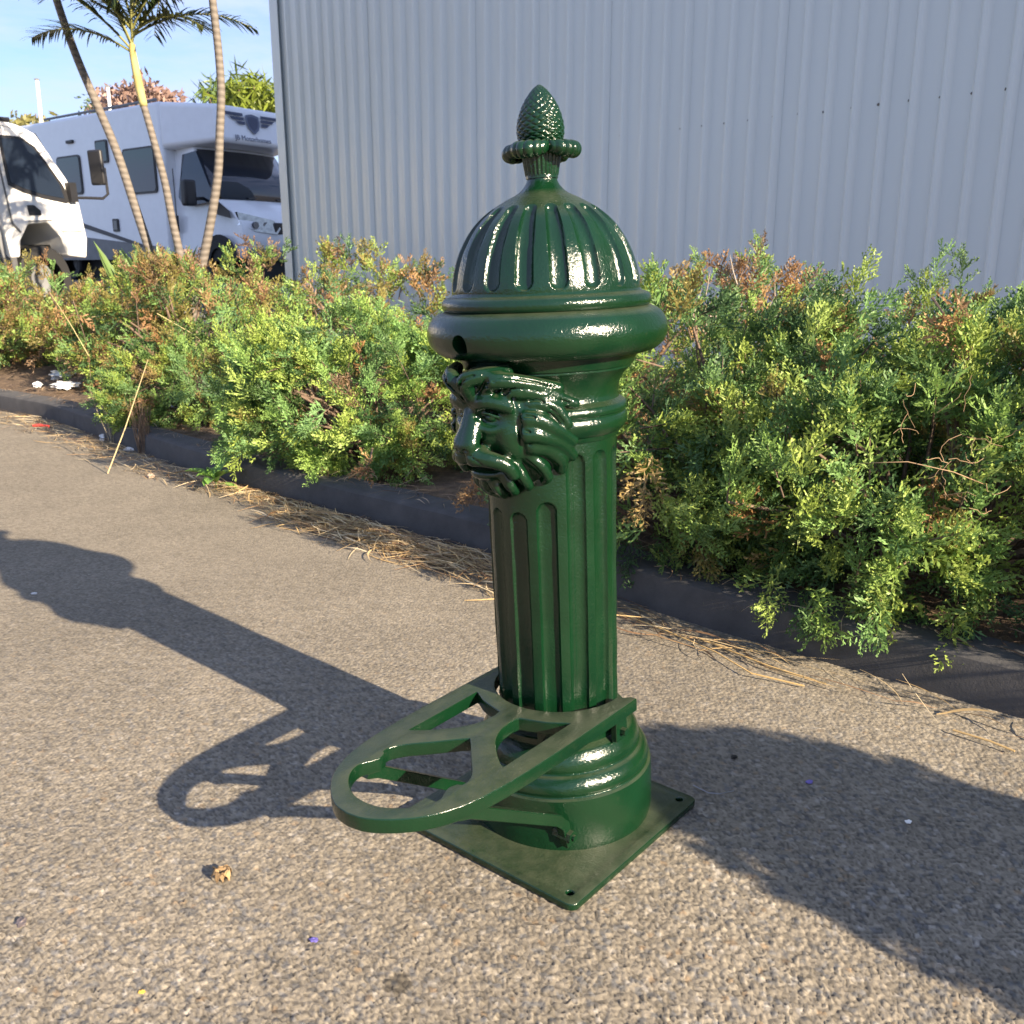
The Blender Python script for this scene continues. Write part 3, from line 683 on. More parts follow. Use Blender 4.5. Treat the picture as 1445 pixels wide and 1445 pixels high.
def bucket_rest(root, up, G):
    zt, th, y0 = .258, .024, .012
    arc = [(.122 * math.cos(a), .122 * math.sin(a)) for a in np.linspace(R(-92), R(92), 25)]
    outer = [(-.02, .147), (.05, .147), (.12, .1465), (.20, .146), (.28, .1435)] + smooth_open([(.33, .140), (.38, .133), (.43, .118), (.47, .094), (.50, .062), (.518, .030), (.523, 0)], 4)
    outl = arc + [(-.012, .128), (-.02, .135)] + outer + [(x, -y) for x, y in reversed(outer[:-1])] + [(-.02, -.135), (-.012, -.128)]
    hb = [(.296, .104), (.122, .1055)] + smooth_open([(.124, .100), (.141, .072), (.150, .045), (.157, .022)], 4) + smooth_open([(.172, .0195), (.205, .024), (.238, .040), (.268, .068), (.290, .094)], 4)
    hc = smooth_open([(.258, 0), (.276, .018), (.304, .044), (.335, .074), (.356, .086), (.370, .086)], 4) + smooth_open([(.374, .079), (.388, .075), (.404, .080), (.418, .086), (.436, .083), (.456, .070), (.474, .048), (.485, .024), (.488, 0)], 4)
    hole_c = hc + [(x, -y) for x, y in reversed(hc[1:-1])]
    sh = lambda L: [(x, y + y0) for x, y in L]
    rest = curve_plate('bucket_rest', [[(x, y + (y0 if abs(y) > .125 or x > .2 else y0 * .5)) for x, y in outl], sh(hb), sh([(x, -y) for x, y in hb]), sh(hole_c)], th, .0022, G, root, zt - th / 2)
    up(rest)
    for s in (1, -1):
        yb = y0 + s * .100
        # flat brace bent from the underside of the rest down to the drum
        pts = [(.400, .229), (.378, .2195), (.206, .094), (.188, .074), (.176, .030)]
        w, t = .017, .019
        b = MB(); V = []
        P = [np.array(p) for p in pts]
        for i, p in enumerate(P):
            d = nrm(P[min(i + 1, len(P) - 1)] - P[max(i - 1, 0)]); nn = np.array([-d[1], d[0]])
            k = 1.0
            for (a, c) in ((-.5, -.5), (.5, -.5), (.5, .5), (-.5, .5)):
                q = p + nn * a * t; yy = yb + c * w
                if i >= len(P) - 2:  # lie against the round drum
                    pass
                V.append((q[0], yy, q[1]))
        F = []
        for i in range(len(P) - 1):
            for k in range(4): F.append((i * 4 + k, i * 4 + (k + 1) % 4, (i + 1) * 4 + (k + 1) % 4, (i + 1) * 4 + k))
        F += [(3, 2, 1, 0), tuple(len(V) - 4 + k for k in range(4))]
        # slide the feet inward so they meet the drum, whose face falls back away from the front
        xd = math.sqrt(.1705 ** 2 - (abs(yb)) ** 2) + .004
        V = [(x - (.176 - xd) * min(1, max(0, (.40 - x) / .2)), y, z) for x, y, z in V]
        br = b.add(V, F).build('brace', G, rest, True, 40, bevel=.0015)
        bx = xd + .006; bz = .052
        bo = MB().tube([(bx, yb - s * .02, bz), (bx, yb + s * .017, bz)], .0115, 6); bo.tube([(bx, yb + s * .016, bz), (bx, yb + s * .022, bz)], .0055, 10)
        bo.build('bolt', G, rest, True, 40)
        # lug that hangs below the rest and bolts to the plinth neck
        for xx in (.02, .118):
            if xx > .1: pos = (xx, y0 + s * .052, .216); rz = R(s * 24)
            else: pos = (xx - .01, y0 + s * .129, .212); rz = R(90)
            m = Matrix.Rotation(rz, 3, 'Z')
            lg = MB().box(pos, (.012, .034, .05), m); lg.build('lug', G, rest, True, 40, bevel=.0015)
            dv = m @ Vector((1, 0, 0));
            if dv.y * s < 0 and xx < .1: dv = -dv
            p = Vector(pos) + Vector((0, 0, -.008)); MB().tube([p, p + dv * .016], .0075, 6).build('bolt', G, rest, True, 40)
def smooth_open(P, n): return [tuple(q) for q in smooth_prof(P, n)]
build_fountain()

# ------------------------------------------------------------------ juniper shrubs
def blade(a, d, L, w, roll):
    """kite-shaped scale shoot: 4 points"""
    d = nrm(d); s = np.cross(d, [0, 0, 1.0]); s = nrm(s) if np.linalg.norm(s) > 1e-3 else np.array([1., 0, 0]); u = np.cross(s, d)
    s = s * math.cos(roll) + u * math.sin(roll); a = np.asarray(a, float)
    return [a, a + d * L * .55 + s * w / 2, a + d * L, a + d * L * .55 - s * w / 2]
def spray_template(seed, n=11, fingers=2, wide=.0072):
    r = random.Random(seed); Q = []; tt = []; L = .094
    ax = lambda t: np.array([L * t, .006 * math.sin(t * 4 + seed), -.02 * t * t + .006 * math.sin(t * 5 + seed)])
    for i in range(5):
        a, b = ax(i / 5), ax((i + 1) / 5); Q.append(blade(a, b - a, np.linalg.norm(b - a) * 1.25, wide * 1.0, r.uniform(0, 3))); tt.append(.1 + .15 * i)
    for i in range(n):
        t = (i + .4) / n; s = 1 if i % 2 else -1; ln = (.033 * (1 - t) ** .6 + .011) * r.uniform(.75, 1.2); an = R(r.uniform(30, 52))
        d = np.array([math.cos(an), s * math.sin(an), r.uniform(-.15, .5)]); a = ax(t)
        Q.append(blade(a, d, ln, wide, r.uniform(-.9, .9))); tt.append(.35 + .5 * t)
        for k in range(fingers):
            f = (k + .75) / (fingers + .3); ss = 1 if (k + i) % 2 else -1; a2 = an + ss * R(r.uniform(28, 48)) * s
            d2 = np.array([math.cos(a2), s * math.sin(a2), d[2] + r.uniform(-.45, .55)])
            Q.append(blade(a + nrm(d) * ln * f, d2, .0135 * (1.1 - .4 * f) * r.uniform(.7, 1.2), wide * .95, r.uniform(-1.2, 1.2))); tt.append(.55 + .45 * f)
    return np.array(Q).reshape(-1, 3), np.repeat(np.array(tt), 4)
TPL = [spray_template(k) for k in range(5)]
TPL_LO = [spray_template(20 + k, 9, 2, .0085) for k in range(4)]
GREENS = [(.215, .325, .085), (.185, .305, .088), (.265, .355, .095), (.14, .26, .088), (.12, .225, .088), (.245, .325, .075)]
DEEP = [(.075, .145, .048), (.066, .13, .05), (.09, .16, .05)]
BROWN = [(.31, .175, .075), (.26, .15, .075), (.21, .14, .085), (.36, .22, .10)]
DRY = [(.20, .17, .06), (.24, .17, .075), (.17, .15, .05)]
def foliage_mesh(name, O, D, S, C, tips, tpl, r, U):
    """sprays at origins O, pointing along D, scaled S, coloured C (N,3)"""
    N = len(O); D = D / np.linalg.norm(D, axis=1)[:, None]
    up = U + r.normal(0, .4, (N, 3)); Y = np.cross(up, D); Y /= np.linalg.norm(Y, axis=1)[:, None]; Z = np.cross(D, Y)
    which = r.integers(0, len(tpl), N); VV = []; CC = []
    for k, (tv, tt) in enumerate(tpl):
        m = np.where(which == k)[0]
        if len(m) == 0: continue
        P = tv[None] * S[m][:, None, None]
        V = O[m][:, None] + P[..., :1] * D[m][:, None] + P[..., 1:2] * Y[m][:, None] + P[..., 2:] * Z[m][:, None]
        tw = np.clip(tt, 0, 1)[None, :, None]; c = C[m][:, None] * (1 - .45 * tw) + tips[m][:, None] * .45 * tw
        c = c * (1 + r.normal(0, .10, (len(m), len(tt) // 4, 1))).repeat(4, 1)
        VV.append(V.reshape(-1, 3)); CC.append(np.clip(c, .003, 1).reshape(-1, 3))
    V = np.concatenate(VV); F = np.arange(len(V)).reshape(-1, 4)
    return np_mesh(name, V, F, np.concatenate(CC))
def lump(d, ph): return .09 * np.sin(d[:, 0] * 4.1 + ph) + .08 * np.sin(d[:, 1] * 5.3 + ph * 2) + .06 * np.sin(d[:, 2] * 6.7 + ph * 3) + .05 * np.sin(d[:, 0] * 9 - d[:, 2] * 8 + ph)
def juniper(label, c, rad, nplume, seed, dead=.05, dry=.08, deep=.2, size=1.0, lo=False, sweep=(0, 0, 0), skirt=.42, group=None, dead_at=None, spray_n=10, bright=1.0, name='juniper_shrub', hole=None):
    r = np.random.default_rng(seed); rx, ry, hh = rad; c = np.array(c, float)
    root = empty(name, tuple(c), label, 'shrub', group)
    def dirs(k):
        az = r.uniform(0, 2 * math.pi, k * 4); el = np.arcsin(np.clip(r.uniform(-skirt, 1, k * 4), -1, 1))
        d = np.stack([np.cos(el) * np.cos(az), np.cos(el) * np.sin(az), np.sin(el)], 1)
        tocam = nrm([-c[0], -c[1], .6]); w = .35 + .65 * np.clip(d @ tocam + .55, 0, 1)      # thinner on the far, hidden side
        return d[r.random(len(d)) < w][:k]
    ncl = max(8, nplume // 8); cl = dirs(ncl); ncl = len(cl); cdep = r.uniform(.84, 1.07, ncl)
    n1 = int(nplume * .76); pick = r.integers(0, ncl, n1); d1 = cl[pick] + r.normal(0, .15, (n1, 3)); d1 /= np.linalg.norm(d1, axis=1)[:, None]
    d2 = dirs(nplume - n1); d = np.concatenate([d1, d2]); n = len(d)
    depth = np.concatenate([cdep[pick] + r.normal(0, .035, n1), r.uniform(.66, .88, len(d2))]) * np.clip(1 + .7 * lump(d, seed), .85, np.where(d[:, 2] < .2, 1.03, 1.15))
    base = np.array([0, 0, hh * .25])
    tip = base + d * np.array([rx, ry, hh * .75]) * depth[:, None]
    tip[:, 2] = np.maximum(tip[:, 2], -.02 + r.uniform(0, .06, n))
    nor = d / np.array([rx, ry, hh * .75]); nor /= np.linalg.norm(nor, axis=1)[:, None]
    g = nor * .62 + np.array([0, 0, 1.0]) * np.clip(.02 + .5 * d[:, 2:3], -.08, .24) + np.array(sweep) + r.normal(0, .28, (n, 3)); g /= np.linalg.norm(g, axis=1)[:, None]
    Lp = r.uniform(.13, .25, n) * size
    inner = tip - g * Lp[:, None]
    # colour of each plume
    isdead = r.random(n) < dead; isdry = r.random(n) < dry; isdeep = r.random(n) < deep
    if dead_at is not None:
        for (p, rr) in dead_at: isdead |= (np.linalg.norm(tip + c - np.array(p), axis=1) < rr) & (r.random(n) < .85)
    keep = np.ones(n, bool)
    if hole is not None:
        for (p, rr) in hole: keep &= np.linalg.norm(tip + c - np.array(p), axis=1) > rr
    pc = np.array(GREENS)[r.integers(0, len(GREENS), n)] * bright
    pc[isdeep] = np.array(DEEP)[r.integers(0, len(DEEP), isdeep.sum())]; pc[isdry] = np.array(DRY)[r.integers(0, len(DRY), isdry.sum())]; pc[isdead] = np.array(BROWN)[r.integers(0, len(BROWN), isdead.sum())]
    pt = np.where(isdead[:, None], pc * 1.15, pc * 1.1 + np.array([.085, .085, .0]) * (~isdeep)[:, None])
    O = []; D = []; S = []; C = []; TT = []; U = []
    side0 = np.cross(g, r.normal(0, 1, (n, 3))); side0 /= np.linalg.norm(side0, axis=1)[:, None]; side1 = np.cross(g, side0)
    for k in range(spray_n):
        t = .18 + .82 * k / (spray_n - 1); a = k * 2.4 + r.uniform(-.5, .5, n); an = np.radians((52 - 40 * t) + r.uniform(-10, 10, n))
        lat = side0 * np.cos(a)[:, None] + side1 * np.sin(a)[:, None]
        dd = g * np.cos(an)[:, None] + lat * np.sin(an)[:, None] + np.array([0, 0, .10]); o = inner + g * (Lp * t * .88)[:, None] + np.array([0, 0, -.10]) * (Lp * t * t)[:, None] * .6
        m = keep & (r.random(n) > np.where(isdead, .35, 0.06))
        O.append(o[m]); D.append(dd[m]); S.append((1.12 - .42 * t) * r.uniform(.75, 1.2, m.sum()) * size); C.append(pc[m] * r.uniform(.8, 1.2, (m.sum(), 1))); TT.append(pt[m]); U.append((nor * .75 + np.array([0, 0, .6]))[m])
    me = foliage_mesh('foliage', np.concatenate(O), np.concatenate(D), np.concatenate(S), np.concatenate(C), np.concatenate(TT), TPL_LO if lo else TPL, r, np.concatenate(U))
    link('foliage', me, M['foliage'], root, False)
    # wood: limbs from the root, a stem in every plume
    b = MB(); rr = random.Random(seed)
    idx = np.where(keep)[0]
    for i in (idx[::6] if not lo else idx[::9]):
        p0 = np.array([rr.uniform(-.15, .15) * rx, rr.uniform(-.15, .15) * ry, -.06]); p3 = inner[i]; m1 = p0 * .6 + p3 * .4 + np.array([rr.uniform(-.05, .05), rr.uniform(-.05, .05), .04])
        b.tube([p0, m1, p0 * .2 + p3 * .8 + np.array([0, 0, .03]), p3], [.011 * size, .008 * size, .006 * size, .004 * size], 5, False)
    for i in idx[::(2 if not lo else 4)]:
        b.tube([inner[i], inner[i] + g[i] * Lp[i] * .5, tip[i] - g[i] * .04], [.0034 * size, .0026 * size, .0014 * size], 3, False)
    b.build('branches', M['twig'], root, True, None)['kind'] = 'stuff'
    return root
NEAR = 'low spreading junipers along the kerb'
def bed(px, py, inset, z=.1):
    g = gnd(px, py); return g
juniper('bright green juniper directly beside the column, in front of the half dead one', (.70, 3.09, .10), (.72, .64, .86), 450, 11, .03, .05, .22, sweep=(.1, -.05, 0))
juniper('broad bright juniper draped with the dry vine tangle, overhanging the kerb', (1.265, 2.63, .10), (.73, .63, .85), 470, 12, .025, .05, .2, sweep=(.1, -.05, 0), hole=[((1.02, 2.25, .62), .13)])
juniper('juniper beyond the vine tangle at the open end of the kerb row', (1.92, 2.04, .10), (.66, .6, .86), 250, 13, .03, .05, .25, sweep=(.1, -.05, 0))
juniper('half dead juniper with bare grey limbs and rusty brown sprays', (.93, 4.15, .10), (.66, .6, .98), 240, 14, .6, .18, .12, sweep=(.05, 0, .1), spray_n=9)
juniper('dark green upright juniper against the steel wall', (1.80, 3.62, .10), (.6, .55, .93), 190, 15, .08, .08, .6, sweep=(.25, 0, .15), spray_n=9)
juniper('bright lime green juniper mound between the post and the dry grass tuft', (-.63, 4.57, .10), (.90, .66, .74), 540, 16, .02, .03, .14, sweep=(-.12, -.12, .0), bright=1.22, hole=[((-.62, 3.78, .62), .10)])
juniper('small low juniper behind the dry grass tuft', (-1.86, 5.58, .10), (.62, .44, .52), 240, 17, .05, .12, .2, sweep=(-.1, -.1, 0))
FAR = [((-2.6, 7.2), (.95, .7, .86), .30), ((-3.75, 8.1), (1.1, .8, .85), .28), ((-5.0, 9.2), (1.1, .9, .85), .22), ((-1.35, 6.1), (.95, .7, .86), .34), ((-.1, 5.6), (.9, .6, .92), .3), ((-2.2, 8.3), (1.1, .8, 1.08), .32), ((-3.6, 9.6), (1.2, .9, .95), .25), ((-1.1, 7.6), (1.0, .8, 1.08), .3), ((-6.4, 10.6), (1.2, .9, .8), .2), ((.5, 5.1), (.6, .5, .95), .25), ((-4.55, 8.0), (.7, .5, .72), .3)]
FARL = ['mottled brown and green juniper above the white litter', 'mottled juniper clump below the parked truck', 'yellowed juniper below the truck box body', 'rusty juniper behind the bright lime mound', 'browned juniper directly behind the fountain dome', 'ragged juniper at the foot of the palms', 'pale juniper before the spiky agave leaves', 'browned juniper at the shed corner', 'sparse yellow juniper beyond the truck', 'mottled juniper between fountain and steel wall', 'little juniper at the far end of the straw']
for k, ((x, y), rad, dd) in enumerate(FAR):
    juniper(FARL[k], (x, y, float(T(y)) - .02), rad, 150 if x < -2 else 105, 40 + k, dd * .62, .36, .24, size=1.5, lo=True, spray_n=6, bright=1.05)

# ------------------------------------------------------------------ bare limbs in the half dead juniper, dead sprigs
def bare_limbs():
    rr = random.Random(5); b = MB()
    root = empty('dead_branch', (.98, 3.98, .5), 'bare grey branch sticking out of the half dead juniper', 'branch')
    for k in range(9):
        a = rr.uniform(-1.2, 1.2); p = np.array([rr.uniform(-.1, .1), -.05, 0]); P = [p]
        d = nrm([math.sin(a) * .8, rr.uniform(-.5, .1), 1.0])
        for i in range(5): d = nrm(d + np.array([rr.uniform(-.3, .3), rr.uniform(-.3, .2), rr.uniform(-.2, .2)])); p = p + d * rr.uniform(.06, .12); P.append(p)
        b.tube(P, [.012, .009, .007, .005, .0035, .0015], 6, False)
        for q in P[2:]:
            e = nrm(np.array([rr.uniform(-1, 1), rr.uniform(-.8, .3), rr.uniform(0, 1)])); b.tube([q, q + e * .05, q + e * .1 + np.array([0, 0, .02])], [.0035, .0025, .001], 4, False)
    b.build('limbs', m_wood('silvered_dead_wood', (.24, .2, .16), (.42, .36, .3), (30, 30, 30)), root, True, None)
bare_limbs()
def sprig(px, py, Y, label, n=9, size=.7):
    r = np.random.default_rng(int(px)); p = atY(px, py, Y); root = empty('dead_sprig', tuple(p), label, 'twig')
    O = r.normal(0, .012, (n, 3)); D = np.stack([r.uniform(-1, .3, n), r.uniform(-.6, .0, n), r.uniform(-.7, .7, n)], 1); C = np.array(BROWN)[r.integers(0, 4, n)] * 1.3
    link('foliage', foliage_mesh('foliage', O, D, np.full(n, size), C, C * 1.1, TPL, r, np.tile([0, -.8, .6], (n, 1))), M['foliage'], root, False)
    b = MB(); b.tube([(0, .12, .06), (0, .04, .02), (-.02, 0, 0)], [.004, .003, .002], 5); b.build('stem', M['twig'], root)
sprig(520, 662, 3.58, 'rust orange dead sprig at the foot of the lime green juniper', 9, .75)
sprig(672, 690, 3.22, 'rust brown dead sprig beside the fluted column', 12, .85)
sprig(1340, 455, 2.5, 'orange dead spray in the juniper near the steel wall', 14, .9)
def tangle(px, py, Y, label):
    rr = random.Random(9); p = atY(px, py, Y); root = empty('dry_vine', tuple(p), label, 'vine'); b = MB()
    for k in range(24):
        q = np.array([rr.uniform(-.12, .12), rr.uniform(-.02, .08), rr.uniform(-.16, .14)]); P = [q]; d = nrm([rr.uniform(-1, 1), rr.uniform(-.3, .2), rr.uniform(-1, 1)])
        for i in range(6): d = nrm(d + np.array([rr.uniform(-.7, .7), rr.uniform(-.3, .3), rr.uniform(-.7, .7)])); q = q + d * rr.uniform(.008, .02); P.append(q)
        b.tube(P, .0008, 3, False)
    b.tube([(-.2, .05, -.05), (-.1, .02, -.04), (0, .0, -.06), (.1, .03, -.1)], .0012, 5)
    b.build('stems', m_plain('dry_vine_bark', (.3, .2, .115), .8), root, True, None)
tangle(1350, 630, 2.1, 'tangle of dry orange tan vine stems over the juniper')

# ------------------------------------------------------------------ straw and litter along the gutter
def ribbons(name, P0, L, az, w, curl, col, r, seg=7, lift=.012):
    """flat dry grass blades lying on the ground"""
    N = len(P0); t = np.linspace(0, 1, seg + 1); a = az[:, None] + curl[:, None] * (t[None] - .5); st = L[:, None] / seg
    dx = np.cos(a) * st; dy = np.sin(a) * st; x = P0[:, :1] + np.cumsum(dx, 1) - dx[:, :1]; y = P0[:, 1:2] + np.cumsum(dy, 1) - dy[:, :1]
    z = P0[:, 2:3] + lift * np.sin(math.pi * t)[None] * r.uniform(0, 1, (N, 1)) + (t[None] - .5) * r.normal(0, .012, (N, 1)); z = np.maximum(z, .002)
    nx = -np.sin(a); ny = np.cos(a); ww = w[:, None] * np.clip(1.15 - np.abs(t - .45)[None] * 1.7, .12, 1) / 2; rz = r.normal(0, .5, (N, 1))
    A = np.stack([x - nx * ww, y - ny * ww, z - rz * ww], -1); B = np.stack([x + nx * ww, y + ny * ww, z + rz * ww], -1)
    V = np.stack([A, B], 2).reshape(-1, 3); b = (np.arange(N) * (seg + 1) * 2)[:, None] + (np.arange(seg) * 2)[None]
    F = np.stack([b, b + 1, b + 3, b + 2], -1).reshape(-1, 4); C = np.repeat(col, (seg + 1) * 2, 0)
    return np_mesh(name, V, F, C)
STRAW = np.array([(.56, .40, .19), (.48, .33, .15), (.62, .48, .27), (.34, .22, .11), (.20, .12, .065), (.64, .53, .34)])
def build_straw():
    r = np.random.default_rng(21)
    d = np.diff(KERB, axis=0); cum = np.concatenate([[0], np.cumsum(np.hypot(*d.T))])
    def s_of(x):   # arc length where the kerb has this x
        return float(np.interp(-x, -KERB[:, 0], cum))
    parts = []
    for (xa, xb, n, omin, omax, lmin, lmax) in [(.25, -.9, 1250, -.31, -.01, .07, .28), (-.9, -1.6, 420, -.24, .01, .05, .2), (-1.6, -3.4, 620, -.33, .02, .05, .24), (-3.4, -5.5, 260, -.4, .02, .06, .24), (.25, .75, 60, -.2, -.05, .1, .26), (.75, 1.6, 36, -.2, -.05, .1, .24), (-.05, -.7, 500, -.28, -.08, .08, .26)]:
        s = s_of(xa) + (s_of(xb) - s_of(xa)) * r.random(n); p, nn = kerb_at(s); o = omin + (omax - omin) * r.beta(2.2, 1.6, n); q = p + nn * o[:, None]
        u = np.stack([nn[:, 1], -nn[:, 0]], 1); az = np.arctan2(u[:, 1], u[:, 0]) + r.normal(0, .38, n) + (r.random(n) < .12) * r.uniform(-1.5, 1.5, n)
        L = r.uniform(lmin, lmax, n); z = r.uniform(.002, .034, n) * np.clip(1 - np.abs(o + .14) / .17, .1, 1)
        st = np.stack([q[:, 0] - np.cos(az) * L / 2, q[:, 1] - np.sin(az) * L / 2, z], 1)
        parts.append((st, L, az, r.uniform(.0014, .0046, n), r.normal(0, .7, n), STRAW[r.integers(0, len(STRAW), n)] * r.uniform(.75, 1.15, (n, 1))))
    cat = [np.concatenate([q[k] for q in parts]) for k in range(6)]
    o = link('straw_litter', ribbons('straw_litter', *cat, r), M['straw'], None, False); o['kind'] = 'stuff'; tag(o, 'windrow of dry straw and leaf litter along the gutter', 'straw')
    # twigs and needles on the soil edge above the kerb
    n = 900; s = s_of(1.5) + (s_of(-4.5) - s_of(1.5)) * r.random(n); p, nn = kerb_at(s); q = p + nn * r.uniform(.02, .3, n)[:, None]
    az = r.uniform(0, 6.28, n); st = np.concatenate([q, (.118 + r.uniform(0, .03, n))[:, None]], 1)
    c = np.array([(.16, .1, .06), (.26, .17, .1), (.1, .065, .04), (.4, .3, .2)])[r.integers(0, 4, n)]
    o = link('bed_litter', ribbons('bed_litter', st, r.uniform(.03, .14, n), az, r.uniform(.0015, .0035, n), r.normal(0, 1.0, n), c, r, 5), M['straw'], None, False); o['kind'] = 'stuff'; tag(o, 'brown twigs and needles on the soil under the junipers', 'litter')
build_straw()
def straw_stem(pts, rad, label):
    P = [gnd(x, y, z) for x, y, z in pts]; b = MB(); b.tube(P, rad, 5); o = b.build('straw_stem', m_plain('golden_straw', (.5, .34, .14), .6), None); tag(o, label, 'straw'); 
straw_stem([(872, 864, .01), (940, 890, .012), (1010, 920, .012), (1060, 950, .012), (1135, 968, .004)], .0021, 'long golden stem bent along the gutter right of the column')
straw_stem([(985, 900, .01), (1085, 940, .012), (1165, 965, .01)], .0024, 'thick tan stem crossing the gutter straw')
straw_stem([(1345, 1030, .008), (1395, 1045, .01), (1432, 1060, .006)], .0024, 'short orange tan stem in the shaded gutter')
def crumple(name, px, py, size, mat, label, cat, z=None, seed=0, flat=.55, Y=None):
    rr = np.random.default_rng(seed + int(px)); bm = bmesh.new(); bmesh.ops.create_icosphere(bm, subdivisions=3, radius=1.0)
    V = np.array([v.co for v in bm.verts]); ph = rr.uniform(0, 6, 6)
    k = 1 + .25 * np.sin(V[:, 0] * 5 + ph[0]) * np.sin(V[:, 1] * 6 + ph[1]) + .2 * np.sin(V[:, 2] * 8 + V[:, 0] * 4 + ph[2]) + .12 * np.sin(V[:, 1] * 14 + ph[3]) * np.sin(V[:, 0] * 13 + ph[4])
    V = V * k[:, None] * np.array(size) / 2
    V[:, 2] += size[2] * .5 * flat
    for v, c in zip(bm.verts, V): v.co = c
    me = bpy.data.meshes.new(name); bm.to_mesh(me); bm.free()
    p = gnd(px, py, z if z is not None else 0.0) if Y is None else atY(px, py, Y)
    o = link(name, me, mat, None, True, 25); o.location = (p[0], p[1], p[2]); o.rotation_euler = (0, 0, rr.uniform(0, 6)); tag(o, label, cat); return o
crumple('paper_scrap', 88, 532, (.2, .12, .07), M['paper'], 'largest crumpled white paper lying in the far bed', 'litter', .16)
crumple('paper_scrap', 92, 546, (.17, .1, .05), M['paper'], 'flattened white paper just below the largest crumpled one', 'litter', .15)
crumple('paper_scrap', 53, 545, (.08, .06, .04), M['paper'], 'small white scrap alone on brown litter in the far bed', 'litter', .15)
crumple('paper_scrap', 185, 635, (.075, .05, .02), M['paper'], 'ragged white scrap at the foot of the dry grass tuft', 'litter')
crumple('paper_scrap', 148, 620, (.06, .05, .05), M['paper'], 'white scrap standing against the kerb below a grass stalk', 'litter')
crumple('paper_scrap', 340, 673, (.05, .035, .018), M['paper'], 'pale scrap beside the leafy weed', 'litter')
crumple('paper_scrap', 213, 673, (.05, .03, .02), m_plain('brown_card', (.4, .3, .22), .8), 'pinkish brown card chip on the straw edge', 'litter')
crumple('plastic_bag', 256, 577, (.17, .12, .05), M['plasticsheet'], 'pale plastic sheet tucked under the low juniper', 'litter', .13)
def red_stick():
    p = gnd(58, 601, .02); b = MB(); b.tube([(-.055, .012, 0), (0, 0, .004), (.055, -.012, 0)], [.009, .010, .008], 10)
    o = b.build('red_plastic_tube', M['red'], None); o.location = tuple(p); tag(o, 'short red plastic tube in the straw', 'litter')
red_stick()
def dead_bloom():
    p = gnd(315, 1240); root = empty('fallen_bloom', tuple(p), 'crumpled dry tan flower head lying on the sunny asphalt', 'flower'); rr = random.Random(4)
    m = m_attr('dry_petal', .75, .2)
    for k in range(9):
        a = 2 * math.pi * k / 9 + rr.uniform(-.2, .2); L = rr.uniform(.016, .026); nu, nv = 6, 5; V = []
        for i in range(nu):
            for j in range(nv):
                u = i / (nu - 1); v = j / (nv - 1) - .5; w = .016 * math.sin(math.pi * (.12 + .8 * u)); rad = L * u * (1 - .25 * u)
                z = .004 + .017 * math.sin(u * 2.4) + .004 * math.sin(v * 14 + k) * u - .012 * u * u * rr.uniform(.6, 1.2)
                V.append((rad * math.cos(a) - v * w * math.sin(a), rad * math.sin(a) + v * w * math.cos(a), max(.001, z)))
        c = np.array([.36, .24, .12]) * rr.uniform(.55, 1.25)
        link('petal', np_mesh('petal', np.array(V), grid_faces(nu, nv), np.tile(c, (len(V), 1))), m, root, True)
    b = MB(); b.tube([(0, 0, .002), (-.006, .004, .012), (-.02, .012, .014)], [.004, .003, .002], 6); b.build('stalk', m_plain('dark_stalk', (.05, .035, .02), .8), root)
dead_bloom()
for k, (px, py, sz, c, lab) in enumerate([(443, 1327, .013, (.12, .10, .34), 'tiny violet blue petal on the sunny asphalt'), (1142, 1104, .014, (.16, .12, .36), 'violet petal at the edge of the broad shadow'), (1036, 1069, .016, (.02, .017, .014), 'small black leaf curled beside the base plate shadow'),
        (200, 1400, .009, (.6, .38, .06), 'tiny yellow petal on the near asphalt'), (1282, 1160, .012, (.8, .78, .74), 'white pebble in the broad shadow'), (48, 838, .016, (.7, .68, .66), 'white chip lying in the shadow of the dome'), (30, 1303, .02, (.12, .1, .1), 'dark flat stone bedded in the asphalt')]):
    crumple('petal' if 'petal' in lab else ('leaf' if 'leaf' in lab else 'stone'), px, py, (sz, sz * .7, sz * .35), m_plain('fleck%d' % k, c, .6), lab, 'debris', 0.0)
def wire():
    b = MB(); b.tube([gnd(978, 1108, .004), gnd(1000, 1119, .012), gnd(1015, 1120, .014), gnd(1035, 1116, .004)], .0012, 5); o = b.build('wire', m_plain('grey_wire', (.3, .3, .32), .4, .6), None); tag(o, 'thin curved grey wire beside the base plate corner', 'wire')
wire()

